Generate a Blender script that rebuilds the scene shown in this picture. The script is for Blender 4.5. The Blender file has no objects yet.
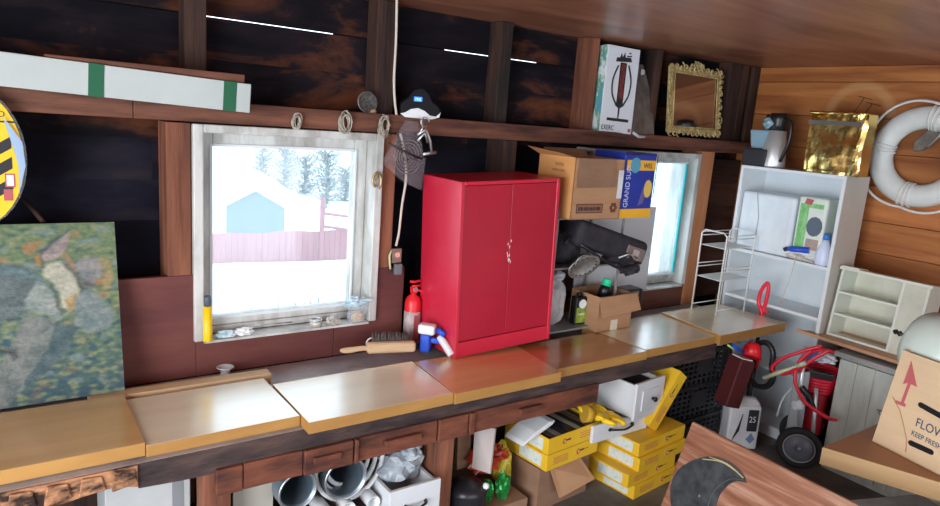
import bpy, bmesh, math, random
from mathutils import Vector, Matrix, noise
random.seed(7)
SC = bpy.context.scene
COL = SC.collection
# ------------------------------------------------------------------ camera
FPX, CX, CY = 677.5, 470.0, 253.0
YAW, PITCH, ROLL = math.radians(35.55), math.radians(11.24), math.radians(4.29)
CAM = Vector((0, 0, 1.716))
_f = Vector((math.sin(YAW)*math.cos(PITCH), math.cos(YAW)*math.cos(PITCH), -math.sin(PITCH)))
_r = Vector((math.cos(YAW), -math.sin(YAW), 0)); _u = _r.cross(_f)
CR = _r*math.cos(ROLL) + _u*math.sin(ROLL); CU = -_r*math.sin(ROLL) + _u*math.cos(ROLL)
cd = bpy.data.cameras.new('camera'); cam = bpy.data.objects.new('camera', cd); COL.objects.link(cam)
cd.sensor_width = 36; cd.lens = FPX/940*36; cd.clip_start = .05; cd.clip_end = 600
m = Matrix((CR, CU, -_f)).transposed().to_4x4(); m.translation = CAM; cam.matrix_world = m
SC.camera = cam
# ------------------------------------------------------------------ world and light
W = bpy.data.worlds.new('overcast_sky'); SC.world = W; W.use_nodes = True
bg = W.node_tree.nodes['Background']; bg.inputs[0].default_value = (.80, .91, 1.0, 1); bg.inputs[1].default_value = 3.3
def portal(x0, x1, z0, z1, y, rx=-90, rz=0, loc=None):
    l = bpy.data.lights.new('portal', 'AREA'); l.shape = 'RECTANGLE'; l.size = x1-x0; l.size_y = z1-z0
    l.cycles.is_portal = True
    o = bpy.data.objects.new('daylight_portal', l); COL.objects.link(o)
    o.location = loc or ((x0+x1)/2, y, (z0+z1)/2); o.rotation_euler = (math.radians(rx), 0, math.radians(rz))
portal(.64, 1.24, 1.07, 1.56, 2.72); portal(2.70, 3.50, .82, 1.56, 2.72)
portal(.0, 2.7, .02, 2.05, -1.62, 90)
def fill_lamp(name, w, h, loc, rot, power, col=(.93, .96, 1)):
    l = bpy.data.lights.new(name, 'AREA'); l.shape = 'RECTANGLE'; l.size = w; l.size_y = h; l.energy = power; l.color = col
    o = bpy.data.objects.new(name, l); COL.objects.link(o); o.location = loc; o.rotation_euler = rot
fill_lamp('doorway_fill', 2.7, 2.0, (1.35, -1.72, 1.05), (math.radians(90), 0, 0), 12)  # weak area lamp added at the unseen doorway, on top of the sky
fill_lamp('side_door_fill', 2.3, 1.9, (-1.78, .05, 1.05), (math.radians(90), 0, math.radians(-90)), 150)  # main fill, added at an unseen side opening to brighten left-facing surfaces
SC.view_settings.view_transform = 'Standard'; SC.view_settings.look = 'None'
SC.view_settings.gamma = 1; SC.view_settings.use_curve_mapping = False
SC.view_settings.exposure = 0.15
SC.cycles.max_bounces = 8; SC.cycles.diffuse_bounces = 5; SC.cycles.transparent_max_bounces = 12
SC.cycles.sample_clamp_indirect = 6; SC.cycles.use_denoising = True
SC.cycles.caustics_reflective = False; SC.cycles.caustics_refractive = False
# ------------------------------------------------------------------ placing helpers
def ray(px, py): return CR*((px-CX)/FPX) - CU*((py-CY)/FPX) + _f
def at(px, py, x=None, y=None, z=None):
    d = ray(px, py)
    t = (x-CAM.x)/d.x if x is not None else (y-CAM.y)/d.y if y is not None else (z-CAM.z)/d.z
    return CAM + d*t
def onpl(px, py, p, n):
    d = ray(px, py); return CAM + d*((Vector(p)-CAM).dot(n)/d.dot(n))
# ------------------------------------------------------------------ materials
MATS = {}
def mat(name, c=(.5, .5, .5), c2=None, rough=.6, metal=0, sc=(4, 4, 4), detail=6, lo=.35, hi=.65, bump=0, bsc=None,
        coat=0, trans=0, alpha=1, ior=1.45, emis=None, island=0, c3=None, spec=.5, sss=0, dist=0, world=False):
    if name in MATS: return MATS[name]
    M = bpy.data.materials.new(name); M.use_nodes = True; T = M.node_tree; N = T.nodes; L = T.links
    B = N['Principled BSDF']
    B.inputs['Roughness'].default_value = rough; B.inputs['Metallic'].default_value = metal
    B.inputs['Coat Weight'].default_value = coat; B.inputs['Coat Roughness'].default_value = .22; B.inputs['Coat IOR'].default_value = 2.3
    B.inputs['Transmission Weight'].default_value = trans; B.inputs['Alpha'].default_value = alpha
    B.inputs['IOR'].default_value = ior; B.inputs['Specular IOR Level'].default_value = spec
    col = (*c, 1)
    B.inputs['Base Color'].default_value = col
    tc = N.new('ShaderNodeTexCoord'); mp = N.new('ShaderNodeMapping'); mp.inputs['Scale'].default_value = sc
    L.new(tc.outputs['Object'], mp.inputs['Vector'])
    vec = mp.outputs[0]
    if island:
        g = N.new('ShaderNodeNewGeometry'); va = N.new('ShaderNodeVectorMath'); va.operation = 'MULTIPLY_ADD'
        cmb = N.new('ShaderNodeCombineXYZ')
        for i in range(3): L.new(g.outputs['Random Per Island'], cmb.inputs[i])
        va.inputs[1].default_value = (37, 37, 37); L.new(cmb.outputs[0], va.inputs[0]); L.new(vec, va.inputs[2]); vec = va.outputs[0]
    nz = N.new('ShaderNodeTexNoise'); nz.inputs['Scale'].default_value = 1; nz.inputs['Detail'].default_value = detail
    nz.inputs['Roughness'].default_value = .6; nz.inputs['Distortion'].default_value = dist
    L.new(vec, nz.inputs['Vector'])
    if c2:
        r = N.new('ShaderNodeValToRGB'); r.color_ramp.elements[0].position = lo; r.color_ramp.elements[1].position = hi
        r.color_ramp.elements[0].color = (*c, 1); r.color_ramp.elements[1].color = (*c2, 1)
        if c3:
            e = r.color_ramp.elements.new((lo+hi)/2); e.color = (*c3, 1)
        L.new(nz.outputs[0], r.inputs[0]); out = r.outputs[0]
        if island:
            mx = N.new('ShaderNodeMix'); mx.data_type = 'RGBA'; mx.blend_type = 'MULTIPLY'; mx.inputs[0].default_value = 1
            mr = N.new('ShaderNodeMapRange'); mr.inputs[3].default_value = 1-island; mr.inputs[4].default_value = 1+island*.3
            L.new(g.outputs['Random Per Island'], mr.inputs[0]); L.new(out, mx.inputs[6]); L.new(mr.outputs[0], mx.inputs[7]); out = mx.outputs[2]
        L.new(out, B.inputs['Base Color'])
    if bump:
        b = N.new('ShaderNodeBump'); b.inputs['Strength'].default_value = bump; b.inputs['Distance'].default_value = .01
        if bsc:
            m2 = N.new('ShaderNodeMapping'); m2.inputs['Scale'].default_value = bsc; L.new(tc.outputs['Object'], m2.inputs[0])
            n2 = N.new('ShaderNodeTexNoise'); n2.inputs['Scale'].default_value = 1; n2.inputs['Detail'].default_value = 4
            L.new(m2.outputs[0], n2.inputs[0]); L.new(n2.outputs[0], b.inputs['Height'])
        else: L.new(nz.outputs[0], b.inputs['Height'])
        L.new(b.outputs[0], B.inputs['Normal'])
    if emis:
        B.inputs['Emission Color'].default_value = (*emis[:3], 1); B.inputs['Emission Strength'].default_value = emis[3]
    MATS[name] = M; return M
sidingl = mat('bluish_tarred_siding', (.006, .006, .012), (.045, .026, .022), rough=.85, sc=(1.8, 2, 5), lo=.45, hi=.8, c3=(.016, .014, .022), bump=.4, bsc=(6, 6, 60), island=.4, spec=.15)
siding = mat('tarred_siding', (.004, .004, .007), (.13, .042, .018), rough=.85, sc=(1.8, 2, 5), lo=.40, hi=.68, c3=(.013, .009, .012), spec=.15, bump=.5, bsc=(6, 6, 60), island=.5, dist=.6)
stud = mat('stud_wood', (.10, .032, .018), (.26, .095, .05), rough=.8, sc=(14, 14, 1.5), bump=.4, bsc=(80, 80, 6))
stud2 = mat('dark_stud_wood', (.012, .008, .008), (.075, .03, .018), rough=.8, sc=(12, 12, 1.5), bump=.4, bsc=(80, 80, 6))
girtm = mat('girt_wood', (.04, .014, .010), (.22, .085, .05), rough=.8, sc=(1.6, 12, 14), bump=.4, bsc=(5, 60, 80))
panelm = mat('red_brown_panel', (.085, .021, .022), (.15, .045, .036), rough=.7, sc=(1.5, 4, 8), bump=.2, bsc=(5, 60, 60))
ceilm = mat('ceiling_plywood', (.20, .068, .038), (.42, .185, .108), rough=.33, sc=(1.0, 5, 5), bump=.15, bsc=(2, 24, 24), dist=.8, spec=.6)
pale_strip = mat('pale_joint', (.5, .33, .22), rough=.7)
floorm = mat('worn_floor', (.075, .068, .062), (.21, .19, .17), rough=.55, sc=(3, 3, 3), bump=.2)
wframe = mat('weathered_white_paint', (.30, .29, .26), (.60, .61, .59), rough=.6, sc=(9, 9, 3), lo=.32, hi=.6, bump=.3, bsc=(60, 60, 10))
whitem = mat('white_laminate', (.66, .70, .72), (.72, .75, .77), rough=.4)
cream = mat('old_cream_paint', (.52, .52, .42), (.66, .66, .56), rough=.5, sc=(5, 5, 5))
paintw = mat('old_white_paint', (.44, .47, .42), (.62, .65, .60), rough=.5, sc=(12, 12, 3), bump=.15)
maple = mat('yellow_laminate', (.60, .34, .12), (.74, .46, .19), rough=.24, sc=(.9, 9, 9), lo=.3, hi=.7, bump=.03, bsc=(3, 30, 30), coat=1, dist=.4)
maple_red = mat('orange_laminate', (.40, .17, .05), (.50, .235, .075), rough=.22, sc=(.9, 9, 9), coat=.8)
palelam = mat('pale_glare_laminate', (.80, .70, .50), (.87, .79, .60), rough=.25, sc=(1, 9, 9), coat=1)  # pale board colour, raised further to stand in for window glare
edgem = mat('board_edge', (.34, .17, .045), (.45, .24, .07), rough=.45, sc=(2, 8, 8))
greytop = mat('worn_grey_benchtop', (.26, .245, .26), (.46, .43, .43), rough=.5, sc=(5, 5, 5), bump=.2)
darkbeam = mat('dark_beam', (.018, .012, .014), (.085, .05, .042), rough=.8, sc=(5, 20, 24), bump=.6, bsc=(20, 60, 80))
apronm = mat('red_brown_apron', (.045, .014, .010), (.20, .06, .03), rough=.75, sc=(4, 12, 14), bump=.4, bsc=(8, 60, 80))
splitm = mat('split_wood', (.03, .014, .01), (.45, .22, .11), rough=.85, sc=(9, 14, 20), lo=.42, hi=.56, bump=.8, bsc=(30, 40, 50))
redcab = mat('red_enamel_lit', (.52, .016, .045), (.60, .022, .055), rough=.34, sc=(3, 3, 3), bump=.06, bsc=(14, 14, 14), coat=.15)  # carcass red raised to imitate light falling on its left side
redcab2 = mat('red_enamel_door_shaded', (.36, .010, .030), (.42, .013, .036), rough=.36, sc=(3, 3, 3), coat=.1)  # darker copy for the front, its shade put into the colour
chip = mat('chipped_paint', (.75, .72, .7), rough=.7)
red = mat('red_plastic', (.75, .02, .03), rough=.35)
redm = mat('red_hose', (.62, .015, .04), rough=.35)
black = mat('black_plastic', (.012, .012, .014), rough=.35)
blackf = mat('black_fabric', (.014, .012, .018), (.03, .026, .035), rough=.8, sc=(20, 20, 20))
blackgloss = mat('black_gloss', (.006, .006, .008), rough=.5, spec=.2)
steel = mat('steel', (.62, .63, .64), rough=.3, metal=.9)
jugsteel = mat('bright_brushed_steel', (.74, .75, .76), rough=.38, metal=.6)
galv = mat('galvanised_steel', (.17, .23, .29), (.30, .37, .44), rough=.4, metal=.75, sc=(8, 8, 8))
oldmetal = mat('dull_metal', (.20, .19, .18), (.42, .40, .37), rough=.4, metal=.8, sc=(20, 20, 20))
card = mat('cardboard', (.37, .20, .105), (.44, .245, .13), rough=.8, sc=(3, 3, 20), bump=.05, bsc=(10, 10, 80))
cardl = mat('light_cardboard', (.58, .42, .26), (.66, .48, .30), rough=.8, sc=(3, 3, 20))
cardo = mat('lit_orange_cardboard', (.62, .30, .10), (.68, .36, .14), rough=.75, sc=(3, 3, 10))  # brighter card: light on the carton's left side put into the colour
cardb = mat('brown_cardboard', (.22, .12, .075), (.29, .165, .10), rough=.85, sc=(3, 3, 10))
yellow = mat('yellow_card', (.72, .43, .02), (.80, .50, .03), rough=.5, sc=(4, 4, 4))
yel = mat('yellow_plastic', (.85, .55, .01), rough=.4)
white = mat('white_plastic', (.72, .74, .76), rough=.35)
paper = mat('white_paper', (.72, .74, .75), rough=.7)
ink = mat('black_ink', (.02, .02, .025), rough=.6)
inkb = mat('blue_ink', (.03, .06, .12), rough=.6)
inkr = mat('dull_red_ink', (.45, .10, .11), rough=.7)
blue = mat('blue_plastic', (.02, .08, .55), rough=.3)
green = mat('green_tape', (.003, .10, .04), rough=.5)
bluec = mat('blue_card', (.015, .035, .30), (.02, .05, .38), rough=.4)
teal = mat('teal_strip', (.05, .50, .52), rough=.5)
gold = mat('old_gold', (.42, .31, .12), (.75, .60, .30), rough=.5, metal=.4, sc=(30, 30, 30), bump=.5)
goldfoil = mat('gold_foil', (.85, .60, .18), (.95, .72, .28), rough=.22, metal=1, sc=(5, 5, 5))
glass = mat('clear_glass', (1, 1, 1), rough=.03, trans=1)
frost = mat('frosted_ribbed_glass', (.58, .66, .60), rough=.3, alpha=.85)
plas = mat('clear_plastic_film', (.6, .65, .72), rough=.15, alpha=.2, spec=.8)
plasb = mat('cloudy_plastic_film', (.62, .68, .75), (.8, .84, .88), rough=.25, alpha=.85, bump=.5, sc=(14, 14, 14))
cordm = mat('white_cord', (.62, .56, .48), rough=.6)
rope = mat('white_rope', (.62, .62, .58), (.72, .72, .70), rough=.8, sc=(60, 60, 60), bump=.4)
foam = mat('white_life_ring', (.60, .63, .61), (.70, .72, .70), rough=.5, sc=(9, 9, 9), bump=.1)
snow = mat('snow', (.86, .90, .95), rough=.9)
def wall_wood():
    M = mat('varnished_planks', (.27, .075, .022), (.60, .24, .075), rough=.45, sc=(9, 1.2, 12), lo=.3, hi=.7, bump=.2, bsc=(60, 4, 60), island=.38, dist=.5, spec=.4)
    T = M.node_tree; N = T.nodes; L = T.links; B = N['Principled BSDF']
    src = B.inputs['Base Color'].links[0].from_socket
    g = N.new('ShaderNodeNewGeometry'); s = N.new('ShaderNodeVectorMath'); s.operation = 'DISTANCE'
    s.inputs[1].default_value = RINGC; L.new(g.outputs['Position'], s.inputs[0])
    a = N.new('ShaderNodeMath'); a.operation = 'SUBTRACT'; L.new(s.outputs['Value'], a.inputs[0]); a.inputs[1].default_value = .172
    b = N.new('ShaderNodeMath'); b.operation = 'ABSOLUTE'; L.new(a.outputs[0], b.inputs[0])
    c = N.new('ShaderNodeMapRange'); c.inputs[1].default_value = .012; c.inputs[2].default_value = .038; c.inputs[3].default_value = .42; c.inputs[4].default_value = 0
    L.new(b.outputs[0], c.inputs[0])
    x = N.new('ShaderNodeMix'); x.data_type = 'RGBA'; L.new(c.outputs[0], x.inputs[0]); L.new(src, x.inputs[6]); x.inputs[7].default_value = (.62, .36, .16, 1)
    L.new(x.outputs[2], B.inputs['Base Color']); return M
XW = 4.08                                    # right wall
RINGC = tuple(at(858, 117, x=XW))
wallwood = wall_wood()
def pane_mat():
    M = bpy.data.materials.new('hazy_window_glass'); M.use_nodes = True; T = M.node_tree; N = T.nodes; L = T.links
    N.remove(N['Principled BSDF']); o = N['Material Output']
    t = N.new('ShaderNodeBsdfTransparent'); t.inputs[0].default_value = (.93, .97, .98, 1)
    d = N.new('ShaderNodeBsdfTranslucent'); d.inputs[0].default_value = (.9, .95, 1, 1)
    g = N.new('ShaderNodeBsdfGlossy'); g.inputs['Roughness'].default_value = .05
    a = N.new('ShaderNodeMixShader'); a.inputs[0].default_value = .07; L.new(t.outputs[0], a.inputs[1]); L.new(d.outputs[0], a.inputs[2])  # translucent share washes out the view, imitating overexposure haze
    b = N.new('ShaderNodeMixShader'); b.inputs[0].default_value = .05; L.new(a.outputs[0], b.inputs[1]); L.new(g.outputs[0], b.inputs[2])
    L.new(b.outputs[0], o.inputs[0]); return M
panem = pane_mat()
# ------------------------------------------------------------------ mesh builder
class MB:
    def __init__(s): s.v = []; s.f = []; s.m = []; s.mats = []; s.sm = []
    def mi(s, m):
        if m not in s.mats: s.mats.append(m)
        return s.mats.index(m)
    def add(s, vs, fs, m=None, smooth=False, M=None):
        o = len(s.v); k = s.mi(m)
        s.v += [tuple((M @ Vector(p)) if M else p) for p in vs]
        for f in fs: s.f.append(tuple(i+o for i in f)); s.m.append(k); s.sm.append(smooth)
        return s
    def box(s, x0, x1, y0, y1, z0, z1, m=None, M=None):
        vs = [(x, y, z) for x in (x0, x1) for y in (y0, y1) for z in (z0, z1)]
        return s.add(vs, [(0, 1, 3, 2), (4, 6, 7, 5), (0, 4, 5, 1), (2, 3, 7, 6), (0, 2, 6, 4), (1, 5, 7, 3)], m, M=M)
    def hexa(s, bot, top, m=None):
        n = len(bot); vs = list(bot)+list(top)
        return s.add(vs, [tuple(range(n))[::-1], tuple(range(n, 2*n))]+[(i, (i+1) % n, n+(i+1) % n, n+i) for i in range(n)], m)
    def prism(s, poly, d0, d1, m=None, ax='y', M=None, smooth=False):
        f = {'y': lambda a, b, d: (a, d, b), 'z': lambda a, b, d: (a, b, d), 'x': lambda a, b, d: (d, a, b)}[ax]
        n = len(poly); vs = [f(a, b, d0) for a, b in poly]+[f(a, b, d1) for a, b in poly]
        return s.add(vs, [tuple(range(n)), tuple(range(n, 2*n))[::-1]]+[(i, n+i, n+(i+1) % n, (i+1) % n) for i in range(n)], m, M=M)
    def tube(s, pts, r, m=None, seg=8, closed=False, caps=True):
        pts = [Vector(p) for p in pts]; n = len(pts); vs = []; fs = []
        rs = r if isinstance(r, (list, tuple)) else [r]*n
        up = None
        for i, p in enumerate(pts):
            a = pts[i-1] if (i or closed) else p; b = pts[(i+1) % n] if (i < n-1 or closed) else p
            t = (b-a).normalized() if (b-a).length > 1e-9 else Vector((0, 0, 1))
            if up is None: up = t.orthogonal().normalized()
            up = (up-t*up.dot(t)); up = up.normalized() if up.length > 1e-6 else t.orthogonal().normalized()
            w = t.cross(up)
            for k in range(seg):
                q = 2*math.pi*k/seg; vs.append(tuple(p+(up*math.cos(q)+w*math.sin(q))*rs[i]))
        for i in range(n if closed else n-1):
            j = (i+1) % n
            for k in range(seg): fs.append((i*seg+k, i*seg+(k+1) % seg, j*seg+(k+1) % seg, j*seg+k))
        s.add(vs, fs, m, True)
        if caps and not closed:
            o = len(s.v)-len(vs); k = s.mi(m)
            for c in (tuple(o+i for i in range(seg))[::-1], tuple(o+(n-1)*seg+i for i in range(seg))):
                s.f.append(c); s.m.append(k); s.sm.append(False)
        return s
    def cyl(s, a, b, r, m=None, seg=20, r2=None): return s.tube([a, b], [r, r if r2 is None else r2], m, seg)
    def lathe(s, prof, m=None, seg=28, M=None, smooth=True):
        vs = []; fs = []; n = len(prof)
        for k in range(seg):
            q = 2*math.pi*k/seg
            for r, z in prof: vs.append((r*math.cos(q), r*math.sin(q), z))
        for k in range(seg):
            j = (k+1) % seg
            for i in range(n-1): fs.append((k*n+i, j*n+i, j*n+i+1, k*n+i+1))
        return s.add(vs, fs, m, smooth, M)
    def blob(s, c, r, m=None, amp=.25, fr=3, seed=0, sub=3, M=None):
        bm = bmesh.new(); bmesh.ops.create_icosphere(bm, subdivisions=sub, radius=1)
        vs = []
        for v in bm.verts:
            d = v.co.normalized(); k = 1+amp*noise.noise(d*fr+Vector((seed*7.3, seed, 0)))*1.6+amp*.5*noise.noise(d*fr*2.7+Vector((seed, 3, seed*2)))
            vs.append((c[0]+d.x*r[0]*k, c[1]+d.y*r[1]*k, c[2]+d.z*r[2]*k))
        fs = [tuple(v.index for v in f.verts) for f in bm.faces]; bm.free()
        return s.add(vs, fs, m, False, M)
    def build(s, name, m=None, parent=None, bevel=0, loc=None, seg=2, M=None):
        me = bpy.data.meshes.new(name); me.from_pydata(s.v, [], s.f)
        for x in s.mats: me.materials.append(x if x else m)
        for p, k, q in zip(me.polygons, s.m, s.sm): p.material_index = k; p.use_smooth = q
        bm = bmesh.new(); bm.from_mesh(me); bmesh.ops.recalc_face_normals(bm, faces=bm.faces); bm.to_mesh(me); bm.free()
        o = bpy.data.objects.new(name, me); COL.objects.link(o)
        if parent: o.parent = parent
        if loc: o.location = loc
        if M is not None: o.matrix_world = M
        if bevel:
            b = o.modifiers.new('bevel', 'BEVEL'); b.width = bevel; b.segments = seg; b.limit_method = 'ANGLE'; b.angle_limit = .7
        return o
def tag(o, label=None, cat=None, group=None, kind=None):
    if label: o['label'] = label
    if cat: o['category'] = cat
    if group: o['group'] = group
    if kind: o['kind'] = kind
    return o
def thing(name, label, cat, loc=(0, 0, 0), rz=0, group=None, rot=None, M=None):
    o = bpy.data.objects.new(name, None); COL.objects.link(o); o.empty_display_size = .05
    o.location = loc; o.rotation_euler = rot or (0, 0, rz)
    if M is not None: o.matrix_world = M
    return tag(o, label, cat, group)
def struct(o, label=None):
    o['kind'] = 'structure'
    if label: o['label'] = label
    return o
def copy_tree(o, parent=None):
    c = o.copy(); COL.objects.link(c)
    if parent: c.parent = parent
    for ch in [x for x in bpy.data.objects if x.parent == o]: copy_tree(ch, c)
    return c
def text(body, size, m, parent, loc, rot=(math.pi/2, 0, 0), name='lettering', depth=.0006, align='LEFT', sx=1, M=None):
    cu = bpy.data.curves.new(name, 'FONT'); cu.body = body; cu.size = size; cu.extrude = depth; cu.align_x = align; cu.resolution_u = 3
    t = bpy.data.objects.new('tmp', cu); COL.objects.link(t); bpy.context.view_layer.update()
    me = bpy.data.meshes.new_from_object(t.evaluated_get(bpy.context.evaluated_depsgraph_get()))
    bpy.data.objects.remove(t); me.materials.clear(); me.materials.append(m)
    o = bpy.data.objects.new(name, me); COL.objects.link(o); o.location = loc; o.rotation_euler = rot; o.scale = (sx, 1, 1)
    if parent: o.parent = parent
    return o
def strokes(m, parent, x0, z0, w, h, n, d=-.0015, name='lettering', side=False):
    # a line of print too small to read: short upright strokes
    b = MB(); random.seed(n*7)
    for i in range(n):
        a = x0+w*i/n; e = a+w/n*random.uniform(.45, .75); k = random.uniform(.75, 1)
        b.prism([(a, z0), (e, z0), (e, z0+h*k), (a, z0+h*k)], d, d+.0008, ax='x' if side else 'y')
    return b.build(name, m, parent)
def frame3(a, b, up=(0, 0, 1)):
    """matrix with origin a, local x towards b, local z near up, local y away from the viewer side"""
    a = Vector(a); x = (Vector(b)-a).normalized(); y = Vector(up).cross(x).normalized(); z = x.cross(y)
    M = Matrix((x, y, z)).transposed().to_4x4(); M.translation = a; return M
def arc(c, r, a0, a1, n, ax='xz', r2=None):
    o = []
    for i in range(n+1):
        q = math.radians(a0+(a1-a0)*i/n); p, w = r*math.cos(q), (r2 or r)*math.sin(q)
        o.append({'xz': (c[0]+p, c[1], c[2]+w), 'xy': (c[0]+p, c[1]+w, c[2]), 'yz': (c[0], c[1]+p, c[2]+w)}[ax])
    return o
def smooth(pts, n=6):
    """Catmull-Rom through the points"""
    P = [Vector(p) for p in pts]; P = [2*P[0]-P[1]]+P+[2*P[-1]-P[-2]]; o = []
    for i in range(1, len(P)-2):
        for k in range(n):
            t = k/n; a, b, c, d = P[i-1:i+3]
            o.append(.5*((2*b)+(c-a)*t+(2*a-5*b+4*c-d)*t*t+(3*b-3*c+d-a)*t**3))
    o.append(P[-2]); return o
# ================================================================== SETTING
YB, YF = 2.74, 2.60                          # siding plane, stud front plane
ZC = 2.17
b = MB()
b.box(-1.8, 4.2, -1.75, 2.78, -.04, 0, floorm); struct(b.build('floor'), 'worn dark floor of the shed')
b = MB()
for x0, x1 in ((-1.8, 1.0), (1.003, 3.50), (3.507, 4.2)): b.box(x0, x1, -1.75, 2.7395, ZC, ZC+.012, ceilm)
struct(b.build('ceiling'), 'red-brown plywood ceiling')
b = MB(); b.box(-1.85, 4.25, -1.8, 2.735, ZC+.0125, ZC+.05, pale_strip); struct(b.build('trim_1'))
WIN = [(.66, 1.25, 1.06, 1.60), (2.70, 3.52, .80, 1.58)]
W1 = (.596, 1.355, .803, 1.62)               # outer size of the window casing, filled below
# back wall siding: planks with real gaps at one joint
seams = [2.0130-.152*k for k in range(0, 14)]
rows = [(2.0175, 2.20)]+[(seams[k+1]-.0008, seams[k]-.0002) for k in range(13)]
hole = [(.61, 1.345, .82, 1.61), (2.64, 3.49, .815, 1.59)]
b = MB(); bl = MB(); bu = b
for z0, z1 in rows:
    b = bu if z0 > 1.55 else bl
    z0 = max(z0, .0)
    if z1 < .01: continue
    xs = [(-1.8, 4.16)]
    for hx0, hx1, hz0, hz1 in hole:
        if z1 > hz0 and z0 < hz1:
            zc0, zc1 = max(z0, hz0), min(z1, hz1)
            new = []
            for a, c in xs:
                if a < hx0 and c > hx1: new += [(a, hx0), (hx1, c)]
                else: new.append((a, c))
            if z0 < hz0: b.box(hx0, hx1, YB, YB+.02, z0, hz0)
            if z1 > hz1: b.box(hx0, hx1, YB, YB+.02, hz1, z1)
            xs = new
    for a, c in xs:
        cuts = sorted([a, c]+[q for q in (random.uniform(a, c),) if c-a > 1])
        for p, q in zip(cuts, cuts[1:]): b.box(p, q-.0005, YB+random.uniform(0, .003), YB+.02, z0, z1)
for x0, x1 in ((-1.8, .66), (1.19, 1.74), (2.30, 4.16)): bu.box(x0, x1, YB+.018, YB+.024, 2.005, 2.03)   # battens closing the joint where it is tight
struct(bu.build('wall_back', siding), 'dark tarred plank wall above the rail'); struct(bl.build('wall_back_lower', sidingl), 'dark bluish plank wall below the rail')
# right wall
b = MB()
z = 0; k = 0
hs = [.19, .20, .17, .185, .20, .19, .175, .195, .185, .19, .20, .19]
for h in hs:
    z1 = min(z+h, ZC)
    y0 = -1.75
    cuts = [-1.75, random.uniform(.2, 1.2), 2.74]
    for a, c in zip(cuts, cuts[1:]): b.box(XW+random.uniform(0, .002), XW+.03, a, c-.001, z+.0015, z1-.0012) if z1 > z+.01 else None
    z = z1
b2 = []
wr = b.build('wall_right', wallwood, bevel=.002, seg=1); struct(wr, 'orange-brown plank wall with the pale ghost of a ring')
b = MB(); b.box(XW+.03, XW+.05, -1.75, 2.74, 0, ZC, ink); struct(b.build('wall_right_backing'))
b = MB(); b.box(-1.83, -1.8, 1.25, 2.76, 0, ZC, girtm); b.box(-1.83, -1.8, -1.75, -1.15, 0, ZC, girtm); b.box(-1.83, -1.8, -1.15, 1.25, 2.05, ZC, girtm); struct(b.build('wall_left'), 'wall with the open side doorway left of the camera')
b = MB(); b.box(-1.8, -.05, -1.78, -1.75, 0, ZC, girtm); b.box(2.75, 4.1, -1.78, -1.75, 0, ZC); b.box(-.05, 2.75, -1.78, -1.75, 2.07, ZC)
struct(b.build('wall_front', girtm), 'wall with the open doorway behind the camera')
# framing: studs, girt, rafters
n = 2
def trim(x0, x1, y0, y1, z0, z1, m, lab=None, bev=.003, lean=0):
    global n
    b = MB(); b.hexa([(x0, y0, z0), (x1, y0, z0), (x1, y1, z0), (x0, y1, z0)], [(x0+lean, y0, z1), (x1+lean, y0, z1), (x1+lean, y1, z1), (x0+lean, y1, z1)])
    o = struct(b.build('trim_%d' % n, m, bevel=bev), lab); n += 1; return o
GZ0, GZ1 = 1.625, 1.70
for x0, x1, m_ in ((.58, .655, stud2), (1.335, 1.425, stud2), (1.975, 2.045, stud2), (2.545, 2.62, stud), (3.07, 3.12, stud2), (3.76, 3.87, stud2), (3.885, 3.95, stud2), (4.0, 4.07, stud2)):
    trim(x0, x1, 2.645, YB-.001, GZ1-.02, ZC-.002, m_, 'upright stud above the rail')
for x0, x1, m_ in ((.505, .588, stud), (1.345, 1.43, stud), (2.01, 2.09, stud2)):
    trim(x0, x1, YF, YB-.001, .66, GZ0, m_, 'upright stud below the rail')
trim(3.515, 3.64, YF-.01, YB-.001, .66, GZ0, mat('fresh_stud', (.42, .16, .07), (.55, .24, .11), rough=.7, sc=(14, 14, 2)), 'orange stud beside the right window')
b = MB(); segs = [(-.9, GZ0+.010, GZ1+.014), (.4, GZ0+.006, GZ1+.008), (1.36, GZ0+.004, GZ1+.006), (2.6, GZ0, GZ1), (XW, GZ0-.006, GZ1-.008)]
for (xa, a0, a1), (xb, b0, b1) in zip(segs, segs[1:]):
    b.hexa([(xa, YF-.02, a0), (xb-.001, YF-.02, b0), (xb-.001, YB-.001, b0), (xa, YB-.001, a0)], [(xa, YF-.02, a1), (xb-.001, YF-.02, b1), (xb-.001, YB-.001, b1), (xa, YB-.001, a1)])
struct(b.build('trim_%d' % n, girtm, bevel=.004), 'long rail across the studs carrying the clutter'); n += 1
trim(1.2, 1.32, YF+.02, YB-.03, .66, .68, stud2)
# panels below the windows
b = MB(); b.box(-.9, .60, YF-.005, YF+.02, .662, 1.065); b.box(.601, 1.165, YF-.005, YF+.02, .662, .80); b.box(1.167, 1.50, YF-.005, YF+.02, .662, .802)
b.box(1.36, 1.50, YF-.003, YF+.02, .80, 1.04)
struct(b.build('wall_back_panel', panelm, bevel=.002), 'red-brown boards under the left window')
b = MB(); b.box(2.30, 3.64, YF-.003, YF+.02, .662, .79); b.box(2.9, 3.4, YF-.012, YF-.003, .755, .785)
struct(b.build('wall_back_panel', mat('brown_boards', (.10, .035, .025), (.2, .08, .05), rough=.7, sc=(2, 8, 12), bump=.4), bevel=.002), 'brown boards under the right window')
b = MB()
for k in range(6): b.box(3.66, 4.075, 2.69+.002*(k % 2), 2.71, .662+.152*k, .662+.152*(k+1)-.002)
struct(b.build('wall_back_corner', mat('brown_corner_planks', (.035, .016, .012), (.13, .055, .035), rough=.85, sc=(2, 8, 12), bump=.4, bsc=(6, 6, 60), island=.4), bevel=.002), 'brown planks between the right window and the bookcase')
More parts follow.
